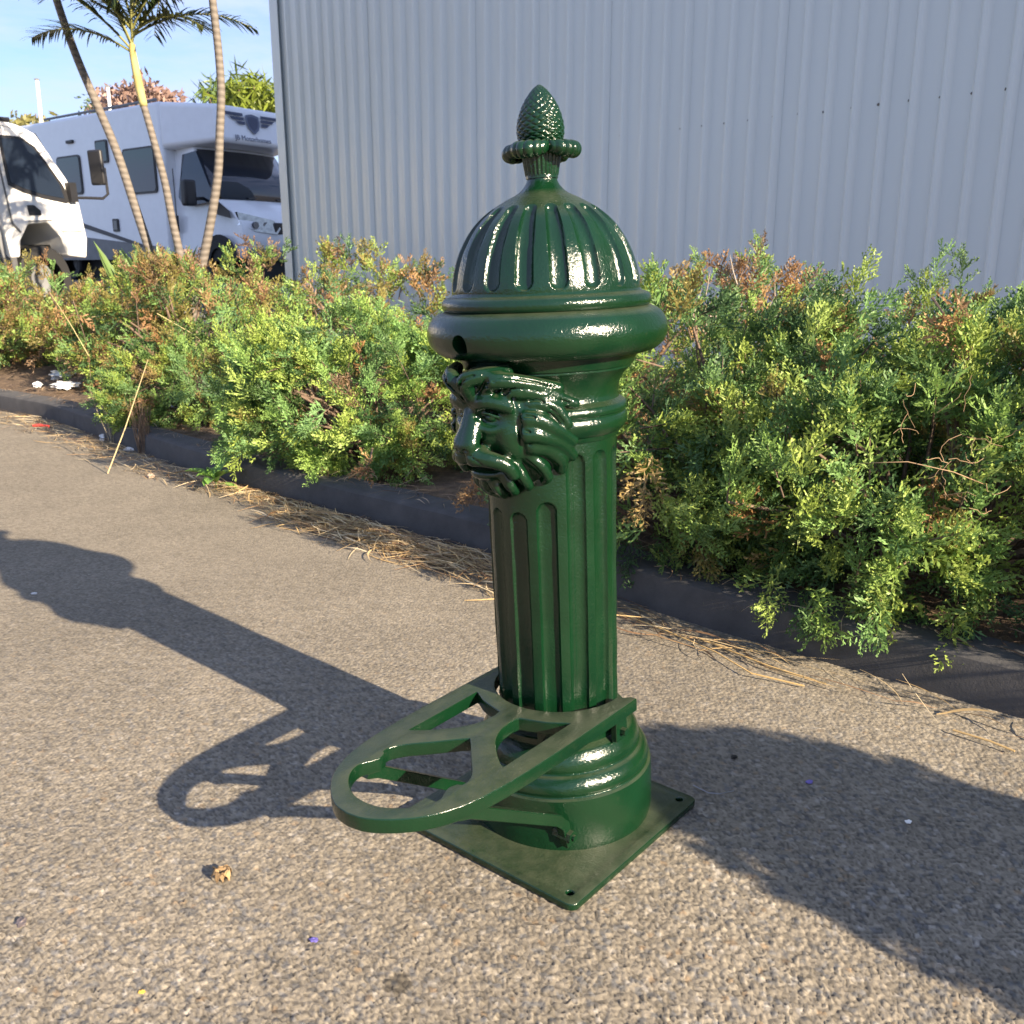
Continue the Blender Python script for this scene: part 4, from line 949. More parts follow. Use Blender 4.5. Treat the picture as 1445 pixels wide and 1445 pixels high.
# ------------------------------------------------------------------ weeds and grasses at the kerb
def leaf_strip(P, w, col, name, mat, parent, fold=.25):
    P = np.array(P, float); n = len(P); t = np.linspace(0, 1, n); ww = w * np.sin(np.pi * np.clip(.08 + .92 * t, 0, 1)) ** .7
    d = np.gradient(P, axis=0); s = np.cross(d, [0, 0, 1.0]); s /= np.maximum(np.linalg.norm(s, axis=1)[:, None], 1e-6); up = np.cross(s, d); up /= np.maximum(np.linalg.norm(up, axis=1)[:, None], 1e-6)
    V = np.stack([P - s * ww[:, None] / 2 + up * ww[:, None] * fold, P, P + s * ww[:, None] / 2 + up * ww[:, None] * fold], 1).reshape(-1, 3)
    return link(name, np_mesh(name, V, grid_faces(n, 3), np.tile(col, (len(V), 1))), mat, parent, True)
def weed():
    p = gnd(305, 688); root = empty('leafy_weed', tuple(p), 'bright green leafy weed growing from the gutter at the kerb', 'weed'); rr = random.Random(2)
    for k in range(11):
        a = rr.uniform(0, 6.28); L = rr.uniform(.07, .15); h = rr.uniform(.03, .2); P = [(0, 0, h * .3)]
        for i in range(1, 7):
            t = i / 6; P.append((math.cos(a) * L * t, math.sin(a) * L * t - .01 * t, h * .3 + h * .9 * t - .06 * t * t))
        leaf_strip(P, rr.uniform(.035, .065), np.array([.16, .30, .06]) * rr.uniform(.7, 1.3), 'leaf', M['leaf'], root)
    b = MB(); b.tube([(0, 0, 0), (.005, 0, .08), (.02, 0, .17)], [.004, .003, .0015], 5); b.build('stem', m_plain('green_stem', (.1, .18, .05), .6), root)
weed()
def grass_tuft(px, py, label, n, h, spread, seed, col, broken=True):
    p = gnd(px, py); root = empty('dry_grass_tuft', tuple(p), label, 'grass'); rr = random.Random(seed); b = MB()
    for k in range(n):
        a = rr.uniform(0, 6.28); q = np.array([rr.gauss(0, .022), rr.gauss(0, .022), 0]); L = h * rr.uniform(.5, 1.1); d = nrm([math.cos(a) * spread, math.sin(a) * spread, 1]); P = [q]
        for i in range(4): q = q + d * L / 4; P.append(q); d = nrm(d + np.array([rr.gauss(0, .07), rr.gauss(0, .07), -.03]))
        b.tube(P, [.0022, .002, .0018, .0014, .0008], 4, False)
    b.build('stalks', m_plain('dead_grass_stalk%d' % seed, col, .75, var=.35, vs=20), root, True, None); return root
grass_tuft(205, 640, 'thick tuft of dead brown grass stalks against the kerb', 60, .3, .13, 3, (.2, .135, .085))
g2 = grass_tuft(160, 625, 'thin grass stalks with pale seed heads by the kerb', 5, .34, .22, 5, (.33, .29, .2))
def seed_heads():
    rr = random.Random(8); b = MB()
    for k in range(4):
        x, y, z = rr.uniform(-.09, .03), rr.uniform(-.03, .03), rr.uniform(.12, .34); b.tube([(x, y, z - .035), (x - .004, y, z), (x - .012, y, z + .035)], [.003, .0065, .002], 6); b.tube([(x * .2, y, 0), (x, y, z - .03)], .0016, 4, False)
    b.build('seed_heads', m_plain('seed_head', (.45, .38, .28), .8), g2)
seed_heads()
def bent_stalk():
    A = gnd(152, 668); Bp = atY(198, 540, float(gnd(152, 668)[1]) + .05); b = MB(); mid = (A + Bp) / 2 + np.array([.006, 0, 0]); b.tube([A, mid, Bp, Bp + (Bp - mid) * .5], [.0032, .0026, .002, .0012], 6)
    o = b.build('bent_stalk', m_plain('pale_stalk', (.5, .4, .22), .6), None); tag(o, 'long pale dry stalk leaning from the asphalt into the juniper', 'stalk')
bent_stalk()
def bed_grasses():
    r = np.random.default_rng(31)
    for k, (px, py, Y, L, a, lab) in enumerate([(98, 455, 6.6, .5, 110, 'pale dry stem rising from the mottled juniper'), (180, 440, 7.0, .6, 8, 'horizontal pale dry stem across the mottled juniper'), (262, 410, 6.8, .4, 35, 'yellow green grass blade arching above the brown juniper'), (270, 470, 5.9, .5, -28, 'pale dry stem fallen on the lime green juniper')]):
        p = atY(px, py, Y); b = MB(); d = np.array([math.cos(R(a)), -.2, math.sin(R(a))]); b.tube([p - d * L / 2, p, p + d * L / 2 + np.array([0, 0, -.03])], [.0028, .0022, .001], 5); o = b.build('grass_blade', m_plain('dry_stem%d' % k, (.5, .42, .2) if k != 2 else (.3, .34, .08), .6), None); tag(o, lab, 'grass')
bed_grasses()

# ------------------------------------------------------------------ agave
def agave(px, Y, label, n, h, seed):
    p = atY(px, 350, Y); z = float(T(Y)); root = empty('agave', (p[0], p[1], z), label, 'plant', None); rr = random.Random(seed)
    for k in range(n):
        a = 2 * math.pi * k / n + rr.uniform(-.3, .3); tl = rr.uniform(.12, .5); L = h * rr.uniform(.75, 1.05); P = []
        for i in range(8):
            t = i / 7; P.append((math.cos(a) * L * tl * t, math.sin(a) * L * tl * t, L * t * (1 - .1 * tl * t)))
        leaf_strip(P, .13, np.array([.16, .25, .08]) * rr.uniform(.8, 1.2), 'leaf', M['leaf'], root, .3)
agave(182, 9.0, 'spiky pale green agave at the foot of the leaning palm', 9, .95, 1)
agave(228, 8.9, 'spiky pale green agave between the two inner palms', 9, 1.0, 2)

# ------------------------------------------------------------------ palms
def frond(parent, base, az, el, L, droop, seed, col, leaf=.34):
    rr = random.Random(seed); P = []; d = np.array([math.cos(az) * math.cos(el), math.sin(az) * math.cos(el), math.sin(el)]); p = np.array(base, float); n = 22
    for i in range(n): P.append(p.copy()); p = p + d * L / n; d = nrm(d + np.array([0, 0, -droop / n * (1 + i / n)]))
    b = MB(); b.tube(P, [.011 * (1 - .85 * i / n) + .001 for i in range(n)], 5, False); f = b.build('frond', M['rib'], parent, True, None)
    V = []; C = []
    for i in range(3, n):
        for h in (0, .5):
            for s in (1, -1):
                q = P[i] if h == 0 or i + 1 >= n else (P[i] + P[i + 1]) / 2; ax = nrm(P[min(i + 1, n - 1)] - P[i - 1]); sd = nrm(np.cross(ax, [0, 0, 1.0])) * s
                l = leaf * math.sin(math.pi * (.12 + .8 * (i - 3) / (n - 3))) * rr.uniform(.85, 1.1); dd = nrm(ax * .55 + sd * .8 + np.array([0, 0, .25 + rr.gauss(0, .12)])); w = .0085
                nn = nrm(np.cross(dd, [0, 0, 1.0])); c = np.array(col) * rr.uniform(.7, 1.3)
                pts = [q]; e = dd
                for k in range(3): e = nrm(e + np.array([0, 0, -.2])); pts.append(pts[-1] + e * l / 3)
                for k in range(3):
                    w0, w1 = w * (1, 1.1, .8)[k], w * (1.1, .8, .1)[k]
                    V += [pts[k] - nn * w0, pts[k] + nn * w0, pts[k + 1] + nn * w1, pts[k + 1] - nn * w1]; C += [c] * 4
    V = np.array(V); link('leaflets', np_mesh('leaflets', V, np.arange(len(V)).reshape(-1, 4), np.array(C)), M['frond'], f, False)
def palm(name, px_pts, Y, rad, label, crown, seed, shaft=None, nf=9):
    P = [atY(x, y, Y) for x, y in px_pts]; zb = float(T(Y)); dirn = nrm(P[0] - P[1])
    P.insert(0, P[0] + dirn * (P[0][2] - zb + .05) / max(.2, -dirn[2]))
    root = empty(name, tuple(P[0]), label, 'palm tree', None); Q = smooth_prof3([q - P[0] for q in P], 6); n = len(Q)
    b = MB(); b.tube(Q, [rad * (1.15 - .3 * i / n) for i in range(n)], 12); b.build('trunk', M['palm_trunk'], root, True, None)
    top = Q[-1]
    if shaft is not None:
        S = [atY(x, y, Y) - P[0] for x, y in shaft]; b = MB(); b.tube(smooth_prof3(S, 5), list(np.linspace(rad * 1.05, rad * 1.15, 5)) + list(np.linspace(rad * 1.15, rad * .75, 5 * (len(S) - 1) + 1 - 5)), 12); b.build('crownshaft', M['crownshaft'], root, True, None); top = S[-1]
    else:
        b = MB(); d = nrm(Q[-1] - Q[-2]); b.tube([top, top + d * .25, top + d * .5], [rad * .9, rad * 1.1, rad * .7], 12); b.build('crownshaft', M['crownshaft'], root, True, None); top = top + d * .45
    for k, (az, el, L, dr) in enumerate(crown): frond(root, top + np.array([0, 0, .02 * k - .08]), R(az), R(el), L, dr, seed * 40 + k, (.028, .045, .012) if k % 4 else (.05, .06, .016))
palm('palm_tree', [(205, 335), (190, 290), (165, 215), (140, 155), (108, 80), (80, 0), (70, -45)], 9.4, .038, 'leaning grey palm whose trunk crosses the motorhome side window', [(a, e, 1.3, 1.3) for a, e in ((170, 10), (215, -5), (250, 20), (300, 5), (20, 15), (60, 30), (120, 25), (190, 45))], 1)
palm('palm_tree', [(252, 350), (243, 310), (232, 255), (216, 195), (203, 150), (200, 140)], 9.1, .033, 'short palm with yellow crownshaft and open dark crown', [(178, 34, 1.0, .8), (200, 50, 1.1, .7), (150, 62, 1.2, .7), (225, 68, 1.2, .5), (90, 80, 1.2, .4), (300, 70, 1.2, .5), (0, 55, 1.1, .9), (12, 32, 1.15, .8), (345, 30, .8, .9), (330, 48, 1.2, .8), (250, 35, 1.0, 1.0), (185, 38, 1.3, .8), (165, 48, 1.3, .7), (210, 60, 1.3, .6), (350, 42, 1.3, .7), (20, 62, 1.3, .5), (5, 70, 1.3, .4), (170, 75, 1.3, .4)], 2, [(203, 150), (196, 120), (191, 95), (187, 72), (187, 62)])
palm('palm_tree', [(288, 360), (294, 330), (302, 285), (308, 240), (310, 190), (312, 130), (308, 70), (300, 0), (298, -40)], 9.0, .037, 'tall ringed palm in front of the motorhome windscreen pillar', [(a, e, 1.3, 1.3) for a, e in ((160, 0), (185, 10), (215, -8), (245, -12), (150, -15), (90, 25), (130, 15), (270, 20))], 3)

# ------------------------------------------------------------------ vehicles
def rounded(w, h, r, n=5):
    out = []
    for (sx, sy, a0) in ((1, 1, 0), (-1, 1, 90), (-1, -1, 180), (1, -1, 270)):
        for t in np.linspace(0, 90, n): a = R(a0 + t); out.append((sx * (w / 2 - r) + r * math.cos(a), sy * (h / 2 - r) + r * math.sin(a)))
    return out
def wheel(parent, x, y, r, w, side):
    o = empty_part('wheel', parent); o.location = (x, y, r)
    prof = [(r * .62, -w / 2), (r * .93, -w / 2), (r, -w / 2 + .03), (r, w / 2 - .03), (r * .93, w / 2), (r * .62, w / 2)]
    t = lathe('tyre', prof, 40, M['rubber'], o, 30); t.rotation_euler = (R(90), 0, 0)
    rim = lathe('rim', [(r * .63, w / 2 - .04), (r * .55, w / 2 - .03), (r * .5, w / 2 - .09), (r * .2, w / 2 - .07), (r * .16, w / 2 - .02), (.001, w / 2 - .02)], 32, M['grey'], o, 30); rim.rotation_euler = (R(90), 0, 0)
    if side > 0: rim.rotation_euler = (R(-90), 0, 0)
def win_side(parent, x, z, w, h, y=-.004, name='window', r=.08, slats=False):
    """window on the side y=0 facing -Y, with frame and pane"""
    f = MB().prism(rounded(w, h, r), (x, y, z), (1, 0, 0), (0, 0, 1), (0, -1, 0), .022).build(name, M['plastic'], parent, True, 40)
    MB().prism(rounded(w - .07, h - .07, r * .8), (x, y - .0225, z), (1, 0, 0), (0, 0, 1), (0, -1, 0), .006).build('pane', M['glass'], f, True, 40); return f
def text_mesh(body, size, mat, parent, loc, rot, name='lettering'):
    cu = bpy.data.curves.new('t', 'FONT'); cu.body = body; cu.size = size; cu.align_x = 'CENTER'; cu.extrude = .002
    t = bpy.data.objects.new('t', cu); COL.objects.link(t); dg = bpy.context.evaluated_depsgraph_get(); dg.update()
    me = bpy.data.meshes.new_from_object(t.evaluated_get(dg)); bpy.data.objects.remove(t); me.name = name
    o = link(name, me, mat, parent, False); o.location = loc; o.rotation_euler = rot; return o
def hull_box(name, P, mat, parent, bevel, seg=3):
    """8 corners: 4 of the back section, 4 of the front section"""
    F = [(0, 1, 2, 3), (7, 6, 5, 4), (0, 4, 5, 1), (1, 5, 6, 2), (2, 6, 7, 3), (3, 7, 4, 0)]
    return MB().add(P, F).build(name, mat, parent, True, 50, bevel=bevel, seg=seg)
def motorhome():
    Wd = M['white']; Y0 = 18.0; gz = float(T(Y0)) + .035; P0 = (-6.42, Y0, gz)
    v = empty('motorhome', P0, 'white coachbuilt motorhome with winged shield emblem over its cab', 'motorhome'); v.rotation_euler = (0, 0, math.atan2(-.6, .8))
    BW, H = 2.35, 3.15
    MB().box((-2.7, BW / 2, .42 + (H - .42) / 2), (5.4, BW, H - .42)).build('body', Wd, v, True, 40, bevel=.07, seg=3)
    # overcab pod
    pod = hull_box('overcab', [(-.05, .0, 2.33), (-.05, BW, 2.33), (-.05, BW, H - .004), (-.05, .0, H - .004), (1.32, .30, 2.40), (1.32, BW - .30, 2.40), (1.18, BW - .36, H - .11), (1.18, .36, H - .11)], Wd, v, .09, 4)
    # grey lower side skirt that sweeps up to the cab
    MB().prism([(-5.3, .4), (-.2, .4), (-.2, .62), (-3.1, .86), (-5.3, 1.5)], (0, -.004, 0), (1, 0, 0), (0, 0, 1), (0, -1, 0), .012).build('side_skirt', M['grey'], v)
    MB().prism([(-.9, .62), (-5.3, 1.5), (-5.3, 1.62), (-.9, .68)], (0, -.004, 0), (1, 0, 0), (0, 0, 1), (0, -1, 0), .014).build('side_stripe', M['midgrey'], v)
    win_side(v, -.75, 2.0, 1.05, .82); win_side(v, -3.25, 2.05, .9, .75)
    win_side(v, -1.98, 2.42, .42, .42, name='hatch', r=.04)
    win_side(v, -1.75, 1.05, .2, .24, name='service_flap', r=.02)
    MB().box((-3.1, -.02, 2.68), (.25, .05, .06)).build('marker_lamp', M['plastic'], v, bevel=.01)
    rl = MB(); rl.tube([(-4.2, .1, H + .05), (-.2, .1, H + .05)], .025, 8)
    for x in (-4, -2.8, -1.6, -.4): rl.tube([(x, .1, H - .02), (x, .1, H + .05)], .015, 6)
    rl.build('roof_rail', M['grey'], v)
    MB().box((-1.2, 1.0, H + .07), (.6, .5, .14)).build('roof_vent', M['plastic'], v, bevel=.03)
    MB().tube([(.2, .7, H - .03), (.05, .7, H + .12)], .012, 6).build('aerial', M['plastic'], v)
    # cab: side profile lofted across the width, pinched towards the roof and the nose
    prof = [(-.05, .42), (2.05, .40), (2.13, .55), (2.14, .80), (2.06, 1.02), (1.86, 1.22), (1.40, 1.42), (.72, 2.36), (-.05, 2.42)]
    ys = np.linspace(0, 1, 9); V = []
    for k, q in enumerate(ys):
        for (x, z) in prof:
            inset = .10 + .17 * max(0, (z - 1.3) / 1.1) + .06 * max(0, (x - 1.4) / .7); y = inset + (BW - 2 * inset) * q
            nose = (1 - (2 * q - 1) ** 2); V.append((x - (.16 * (1 - nose)) * (1 if x > .5 else 0), y, z))
    n = len(prof); F = [(a * n + b, a * n + (b + 1) % n, (a + 1) * n + (b + 1) % n, (a + 1) * n + b) for a in range(8) for b in range(n)] + [tuple(range(n)), tuple(range(9 * n - 1, 8 * n - 1, -1))]
    MB().add(V, F).build('cab', Wd, v, True, 30, bevel=.025)
    def cab_y(z, x=0, off=.012): return .10 + .17 * max(0, (z - 1.3) / 1.1) + .06 * max(0, (x - 1.4) / .7) - off
    # windscreen follows the curved front
    def front_sheet(name, x0, z0, x1, z1, qa, qb, mat, off=.012, m=10, top_in=0.0):
        V = []
        for i in range(m):
            q = qa + (qb - qa) * i / (m - 1)
            for (x, z, s) in ((x0, z0, 0), (x1, z1, top_in)):
                qq = q + s * (.5 - q) * 2; inset = .10 + .17 * max(0, (z - 1.3) / 1.1) + .06 * max(0, (x - 1.4) / .7); nose = 1 - (2 * qq - 1) ** 2
                V.append((x - .16 * (1 - nose) + off * .8, inset + (BW - 2 * inset) * qq, z + off * .6))
        o = link(name, np_mesh(name, np.array(V), grid_faces(m, 2)), mat, v, True); s = o.modifiers.new('s', 'SOLIDIFY'); s.thickness = .01; s.offset = -1; bake(o); return o
    ws = front_sheet('windscreen', 1.40, 1.43, .76, 2.31, .02, .98, M['glass'])
    for yy in (.75, 1.4): MB().tube([(1.40, yy, 1.46), (1.30, yy + .5, 1.52)], .014, 5).build('wiper', M['plastic'], ws)
    # side window and pillar
    sw = [(.20, 1.50), (.26, 2.24), (.66, 2.28), (1.28, 1.42), (1.10, 1.38), (.55, 1.33), (.32, 1.38)]
    A = [(x, cab_y(z, x), z) for x, z in sw]; B = [(x, cab_y(z, x) + .05, z) for x, z in sw]; k = len(sw)
    MB().add(A + B, [tuple(range(k)), tuple(range(2 * k - 1, k - 1, -1))] + [(i, (i + 1) % k, (i + 1) % k + k, i + k) for i in range(k)]).build('side_window', M['glass'], v, True, 40)
    MB().prism([(1.25, 1.18), (1.75, 1.08), (1.72, 1.2), (1.4, 1.39), (1.2, 1.36)], (0, .085, 0), (1, 0, 0), (0, 0, 1), (0, -1, 0), .012).build('wing_panel', M['plastic'], v)
    # mirror
    mr = MB(); mr.box((.98, -.20, 1.52), (.16, .24, .44)); mo = mr.build('mirror', M['plastic'], v, True, 40, bevel=.04, seg=3)
    MB().tube([(.95, .14, 1.45), (.97, -.12, 1.42)], .03, 8).build('mirror_arm', M['plastic'], mo); MB().box((1.03, -.24, 1.35), (.05, .08, .05)).build('indicator', M['amber'], mo, bevel=.01)
    MB().box((.16, .075, 1.03), (.06, .05, .3)).build('door_handle', M['plastic'], v, bevel=.015)
    MB().box((.12, .098, 1.25), (.012, .012, 1.5)).build('door_gap', M['plastic'], v, False)
    # headlamps: swept polygons on the nose corner
    for s in (0, 1):
        f = lambda q: q if s == 0 else 1 - q
        V = []
        for (x, z, q) in [(1.93, 1.19, .02), (2.06, 1.06, .30), (2.13, .92, .34), (2.14, .82, .30), (2.10, .86, .12), (2.02, .97, .01)]:
            qq = f(q); nose = 1 - (2 * qq - 1) ** 2; inset = .13; V.append((x - .16 * (1 - nose) + .03, inset + (BW - 2 * inset) * qq, z))
        V2 = [(x - .07, y, z) for x, y, z in V]; k = len(V)
        h = MB().add(V + V2, [tuple(range(k)), tuple(range(2 * k - 1, k - 1, -1))] + [(i, (i + 1) % k, (i + 1) % k + k, i + k) for i in range(k)]).build('headlight', M['chrome'], v, True, 30)
        c = np.mean(V, 0)
        for dy in (-.12, .1): MB().tube([(c[0] - .03, c[1] + dy, c[2]), (c[0] + .02, c[1] + dy, c[2])], .06, 14).build('lamp_cup', M['glass'], h)
    MB().box((2.10, BW / 2, .92), (.06, .9, .2)).build('grille', M['plastic'], v, bevel=.02)
    MB().box((2.03, BW / 2, .47), (.16, BW - .4, .2)).build('bumper', M['grey'], v, bevel=.04)
    MB().box((-1.6, BW / 2, .24), (7.2, BW - .5, .48)).build('dark_underfill', M['rubber'], v, False)  # dark block down to the ground, added as the shade under the vehicle
    for x in (1.35, -3.7):
        for y, s in ((.16, -1), (BW - .16, 1)): wheel(v, x, y, .36, .24, -s)
    MB().prism([(1.35 + .5 * math.cos(a), .36 + .46 * math.sin(a)) for a in np.linspace(0, math.pi, 14)], (0, .085, 0), (1, 0, 0), (0, 0, 1), (0, -1, 0), .006).build('wheel_arch', M['rubber'], v)
    # emblem and lettering on the sloping pod front
    tilt = math.atan2(1.32 - 1.18, (H - .11) - 2.40); em = empty_part('emblem', v)
    em.location = (1.25 + .014, BW / 2 - .1, 2.77); em.rotation_euler = (R(90) - tilt, 0, R(90))
    shield = [(-.15, .13), (-.08, .15), (0, .165), (.08, .15), (.15, .13), (.145, 0), (.11, -.1), (0, -.19), (-.11, -.1), (-.145, 0)]
    MB().prism(shield, (0, 0, .002), (1, 0, 0), (0, 1, 0), (0, 0, 1), .004).build('shield', M['decal2'], em)
    inn = [(x * .72, y * .72) for x, y in shield]; MB().prism(inn, (0, 0, .0065), (1, 0, 0), (0, 1, 0), (0, 0, 1), .002).build('shield_centre', M['decal'], em)
    for s in (-1, 1):
        for k, (xa, xb) in enumerate(((.62, .20), (.50, .19), (.38, .18))):
            y = .13 - .072 * k; MB().prism([(s * xa, y + .03), (s * xb, y + .03), (s * xb, y - .022), (s * (xa - .07), y - .022)], (0, 0, .002), (1, 0, 0), (0, 1, 0), (0, 0, 1), .004).build('wing_bar', M['decal'], em)
    text_mesh('JB Motorhomes', .125, M['decal'], em, (-.06, -.32, .004), (0, 0, 0))
motorhome()
def truck():
    Wd = M['white_warm']; Y0 = 11.5; gz = float(T(Y0)); u = nrm([.40, .92])
    v = empty('cab_over_truck', (-6.02, Y0, gz), 'white cab-over light truck with box body behind the hedge', 'truck'); v.rotation_euler = (0, 0, math.atan2(u[1], u[0])); v.scale = (1.03, 1.03, 1.06); v.rotation_euler[1] = -.045; v.location.z += .03
    CW = 1.75
    # local: X forward, near side y=0 facing -Y
    prof = [(0, .62), (.16, .62), (.2, .80), (.34, .98), (.62, 1.0), (.78, .84), (.84, .62), (1.12, .58), (1.17, .8), (1.13, 1.22), (1.02, 1.5), (.72, 1.98), (.5, 2.06), (.2, 2.1), (0, 2.1)]
    V = []; ys = np.linspace(0, 1, 5)
    for q in ys:
        for (x, z) in prof:
            ins = .0 + .12 * max(0, (z - 1.2) / .9); V.append((x, ins + (CW - 2 * ins) * q, z))
    n = len(prof); F = [(a * n + b, a * n + (b + 1) % n, (a + 1) * n + (b + 1) % n, (a + 1) * n + b) for a in range(4) for b in range(n)] + [tuple(range(n)), tuple(range(5 * n - 1, 4 * n - 1, -1))]
    MB().add(V, F).build('cab', Wd, v, True, 30, bevel=.025)
    cy = lambda z, off=.012: .12 * max(0, (z - 1.2) / .9) - off
    def panel(name, poly, mat, off, th=.012, parent=v):
        A = [(x, cy(z, off), z) for x, z in poly]; B = [(x, cy(z, off) + th, z) for x, z in poly]; k = len(poly)
        return MB().add(A + B, [tuple(range(k)), tuple(range(2 * k - 1, k - 1, -1))] + [(i, (i + 1) % k, (i + 1) % k + k, i + k) for i in range(k)]).build(name, mat, parent, True, 40)
    door = [(.13, 1.0), (.14, 1.98), (.22, 2.03), (.5, 2.0), (.7, 1.9), (.98, 1.48), (1.07, 1.2), (1.09, .9), (.8, .9), (.66, 1.03), (.34, 1.02), (.22, .9)]
    dr = panel('door', door, Wd, .010)
    panel('door_seal', [(x * 1.0 + (.013 if x > .5 else -.013), z + (.012 if z > 1.5 else -.012)) for x, z in door], M['grey'], .004)
    panel('window_surround', [(.17, 1.40), (.19, 1.93), (.48, 1.93), (.66, 1.83), (.93, 1.42), (1.0, 1.24), (.92, 1.22), (.6, 1.27), (.35, 1.33)], M['plastic'], .0135, parent=dr)
    panel('pane', [(.2, 1.43), (.215, 1.90), (.47, 1.90), (.63, 1.81), (.88, 1.42), (.9, 1.27), (.6, 1.31), (.36, 1.37)], M['glass'], .018, parent=dr)
    panel('handle', [(.36, 1.08), (.35, 1.19), (.44, 1.19), (.52, 1.13), (.52, 1.08)], M['plastic'], .019, parent=dr)
    MB().box((.3, .16, 2.10), (.22, .1, .05)).build('roof_lamp', M['plastic'], v, bevel=.012)
    ws = MB().add([(1.035, .1, 1.5), (1.035, CW - .1, 1.5), (.745, CW - .13, 1.985), (.745, .13, 1.985), (1.02, .1, 1.48), (1.02, CW - .1, 1.48), (.73, CW - .13, 1.965), (.73, .13, 1.965)], [(0, 1, 2, 3), (7, 6, 5, 4), (0, 4, 5, 1), (1, 5, 6, 2), (2, 6, 7, 3), (3, 7, 4, 0)]).build('windscreen', M['glass'], v)
    # mirror on a bent arm
    ar = MB(); ar.tube([(1.02, .02, 1.28), (1.12, -.1, 1.28), (1.26, -.26, 1.27), (1.31, -.3, 1.32), (1.31, -.3, 1.62)], .017, 8); ar.box((1.01, -.02, 1.34), (.1, .08, .22)); a_ = ar.build('mirror_arm', M['plastic'], v)
    MB().box((1.24, -.25, 1.62), (.06, .22, .4)).build('mirror', M['plastic'], v, True, 40, bevel=.025, seg=3)
    # chassis, step, side guard, box body
    MB().box((-1.4, CW / 2, .62), (2.9, .8, .2)).build('chassis', M['midgrey'], v, bevel=.01)
    MB().box((-.28, .16, .78), (.5, .3, .34)).build('battery_box', M['grey'], v, bevel=.02); MB().box((-.42, -.002, .72), (.11, .016, .06)).build('side_marker', M['amber'], v, bevel=.004)
    MB().box((-.02, .12, .5), (.3, .2, .3)).build('step', M['midgrey'], v, bevel=.02)
    MB().box((-1.67, CW / 2 - .0, 1.55), (3.0, CW + .24, 1.24 )).build('box_body', Wd, v, True, 40, bevel=.03)
    MB().box((-1.67, CW / 2, .9), (2.96, CW + .2, .07)).build('box_floor', M['grey'], v, bevel=.01)
    for x in (.5, -1.9):
        for y, s in ((.13, -1), (CW - .13, 1)): wheel(v, x, y, .37, .22, -s)
    MB().box((.5, CW / 2, .5), (.9, CW - .5, .5)).build('dark_underfill', M['rubber'], v, False)
truck()

# ------------------------------------------------------------------ far things beyond the yard
def pole(px, y0, y1, Y, label):
    A = atY(px + (y1 - y0) * .06, y1, Y); B = atY(px, y0, Y); A[2] = T(Y); root = empty('white_pole', tuple(A), label, 'pole')
    b = MB(); b.tube([(0, 0, -.1), (0, 0, 2), tuple(B - A)], [.085, .075, .055], 10); b.build('mast', M['pole'], root); q = B - A; MB().box(tuple(q), (.13, .13, .05)).build('cap', M['grey'], root, bevel=.01)
pole(52, 112, 178, 34, 'tall white mast beyond the truck')
pole(152, 122, 150, 36, 'short white mast rising behind the motorhome roof')
def far_tree(px, py, Y, rad, col, label, n, seed, palmy=False):
    r = np.random.default_rng(seed); p = atY(px, py, Y); root = empty('far_tree', (p[0], p[1], float(T(Y))), label, 'tree'); h = p[2] - float(T(Y))
    b = MB(); b.tube([(0, 0, -.2), (.1, 0, h * .5), (0, 0, h)], [.25, .18, .08], 8)
    for k in range(7):
        d = r.normal(0, 1, 3); d[2] = abs(d[2]); d = nrm(d); b.tube([(0, 0, h * .75), tuple(np.array([0, 0, h * .8]) + d * rad * .45), tuple(np.array([0, 0, h]) + d * rad * .8)], [.08, .05, .02], 5, False)
    b.build('trunk', M['twig'], root, True, None)
    d = r.normal(0, 1, (n, 3)); d /= np.linalg.norm(d, axis=1)[:, None]; q = d * (r.random(n) ** .4)[:, None] * np.array([1.25, 1.25, .75]) * rad * (1 + lump(d * 1.5, seed) * 2)[:, None] + np.array([0, 0, h])
    a = r.normal(0, 1, (n, 3)); a /= np.linalg.norm(a, axis=1)[:, None]; w = np.cross(a, r.normal(0, 1, (n, 3))); w /= np.linalg.norm(w, axis=1)[:, None]
    s = r.uniform(.12, .24, n)[:, None] * (1.8 if palmy else 1); ww = s * (.12 if palmy else .4)
    V = np.stack([q - a * s, q + w * ww, q + a * s, q - w * ww], 1).reshape(-1, 3)
    link('crown', np_mesh('crown', V, np.arange(len(V)).reshape(-1, 4), np.repeat(np.array(col) * r.uniform(.6, 1.4, (n, 1)), 4, 0)), M['leaf'], root, False)
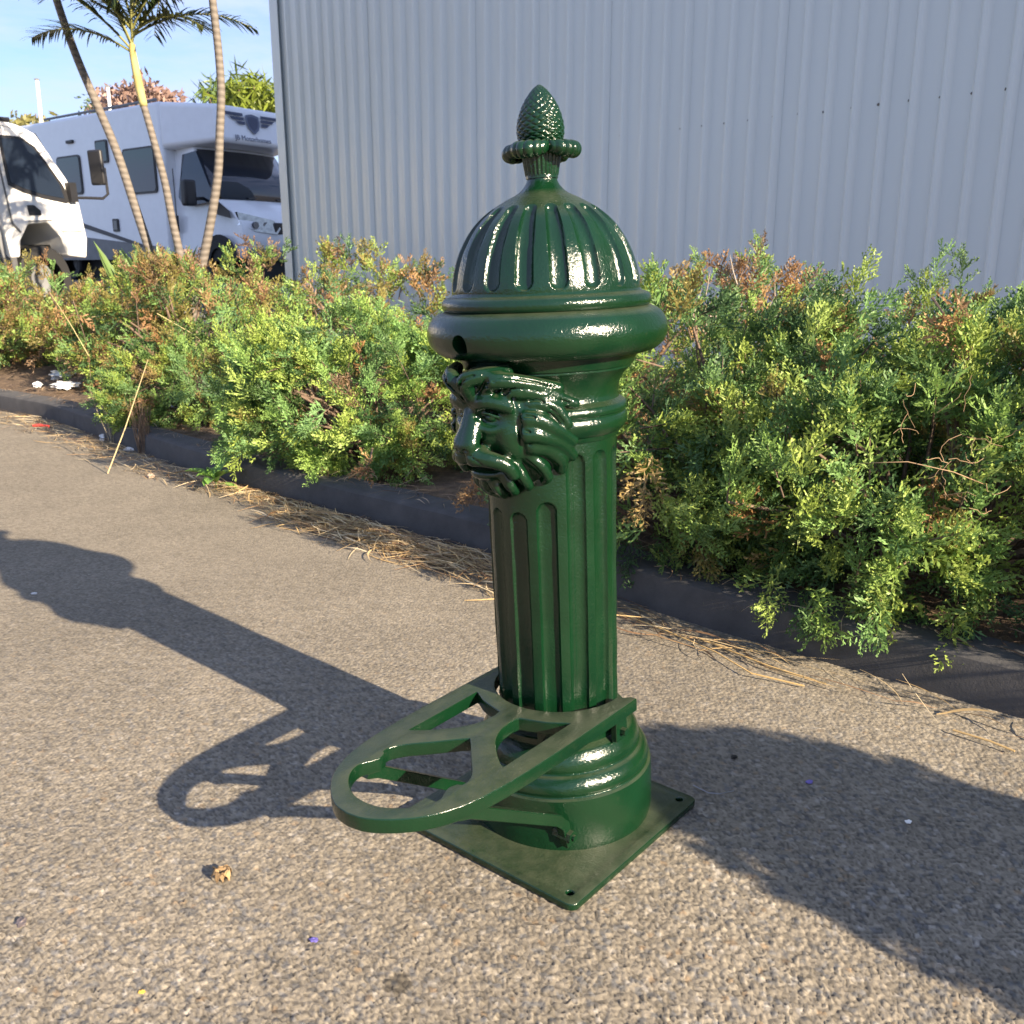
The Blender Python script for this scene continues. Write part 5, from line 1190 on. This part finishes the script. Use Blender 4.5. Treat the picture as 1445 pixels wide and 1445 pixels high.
far_tree(205, 152, 45, 1.5, (.3, .2, .16), 'round russet tree showing over the motorhome roof', 2600, 1)
far_tree(357, 142, 32, 1.0, (.17, .22, .03), 'yellow green tree crown behind the overcab', 900, 2, True)
far_tree(320, 140, 36, .9, (.13, .2, .06), 'small green tree crown behind the tall palm', 500, 3, True)
far_tree(48, 186, 40, .9, (.2, .19, .07), 'low olive tree behind the truck roof', 500, 4)
far_tree(150, 158, 50, 1.0, (.12, .17, .07), 'thin green treetop behind the short white mast', 300, 5)

# ------------------------------------------------------------------ unseen potted shrub, added outside the frame to throw the broad shadow
def shadow_caster_shrub():
    x, y = 1.98, .22
    root = empty('shadow_caster_shrub', (x, y, 0), 'unseen clipped shrub in a terracotta pot, added to cast the broad shadow', 'shadow caster'); r = np.random.default_rng(77)
    lathe('pot', [(.12, 0), (.125, .01), (.17, .26), (.185, .265), (.185, .31), (.165, .31), (.155, .25), (.02, .25)], 48, M['terracotta'], root, 30)
    MB().tube([(0, 0, .24), (.01, 0, .4), (0, 0, .6)], [.03, .025, .012], 8).build('trunk', M['twig'], root)
    n = 14000; d = r.normal(0, 1, (n, 3)); d /= np.linalg.norm(d, axis=1)[:, None]
    q = d * (r.random(n) ** .45)[:, None] * np.array([.26, .26, .30]) * (1 + .15 * lump(d, 4))[:, None] / np.maximum(.72, np.linalg.norm(d ** 2, axis=1) ** .5)[:, None] * .86 + np.array([.04, .05, .70]); q[:, :2] *= np.clip(1.3 - .5 * (q[:, 2:3] - .4), .8, 1.2)
    a = nrm_rows(r.normal(0, 1, (n, 3))); w = nrm_rows(np.cross(a, r.normal(0, 1, (n, 3)))); s = r.uniform(.014, .024, n)[:, None]
    V = np.stack([q - a * s, q + w * s * .55, q + a * s, q - w * s * .55], 1).reshape(-1, 3)
    link('foliage', np_mesh('foliage', V, np.arange(len(V)).reshape(-1, 4), np.repeat(np.array([.06, .11, .03]) * r.uniform(.6, 1.4, (n, 1)), 4, 0)), M['leaf'], root, False)
def nrm_rows(v): return v / np.linalg.norm(v, axis=1)[:, None]
shadow_caster_shrub()
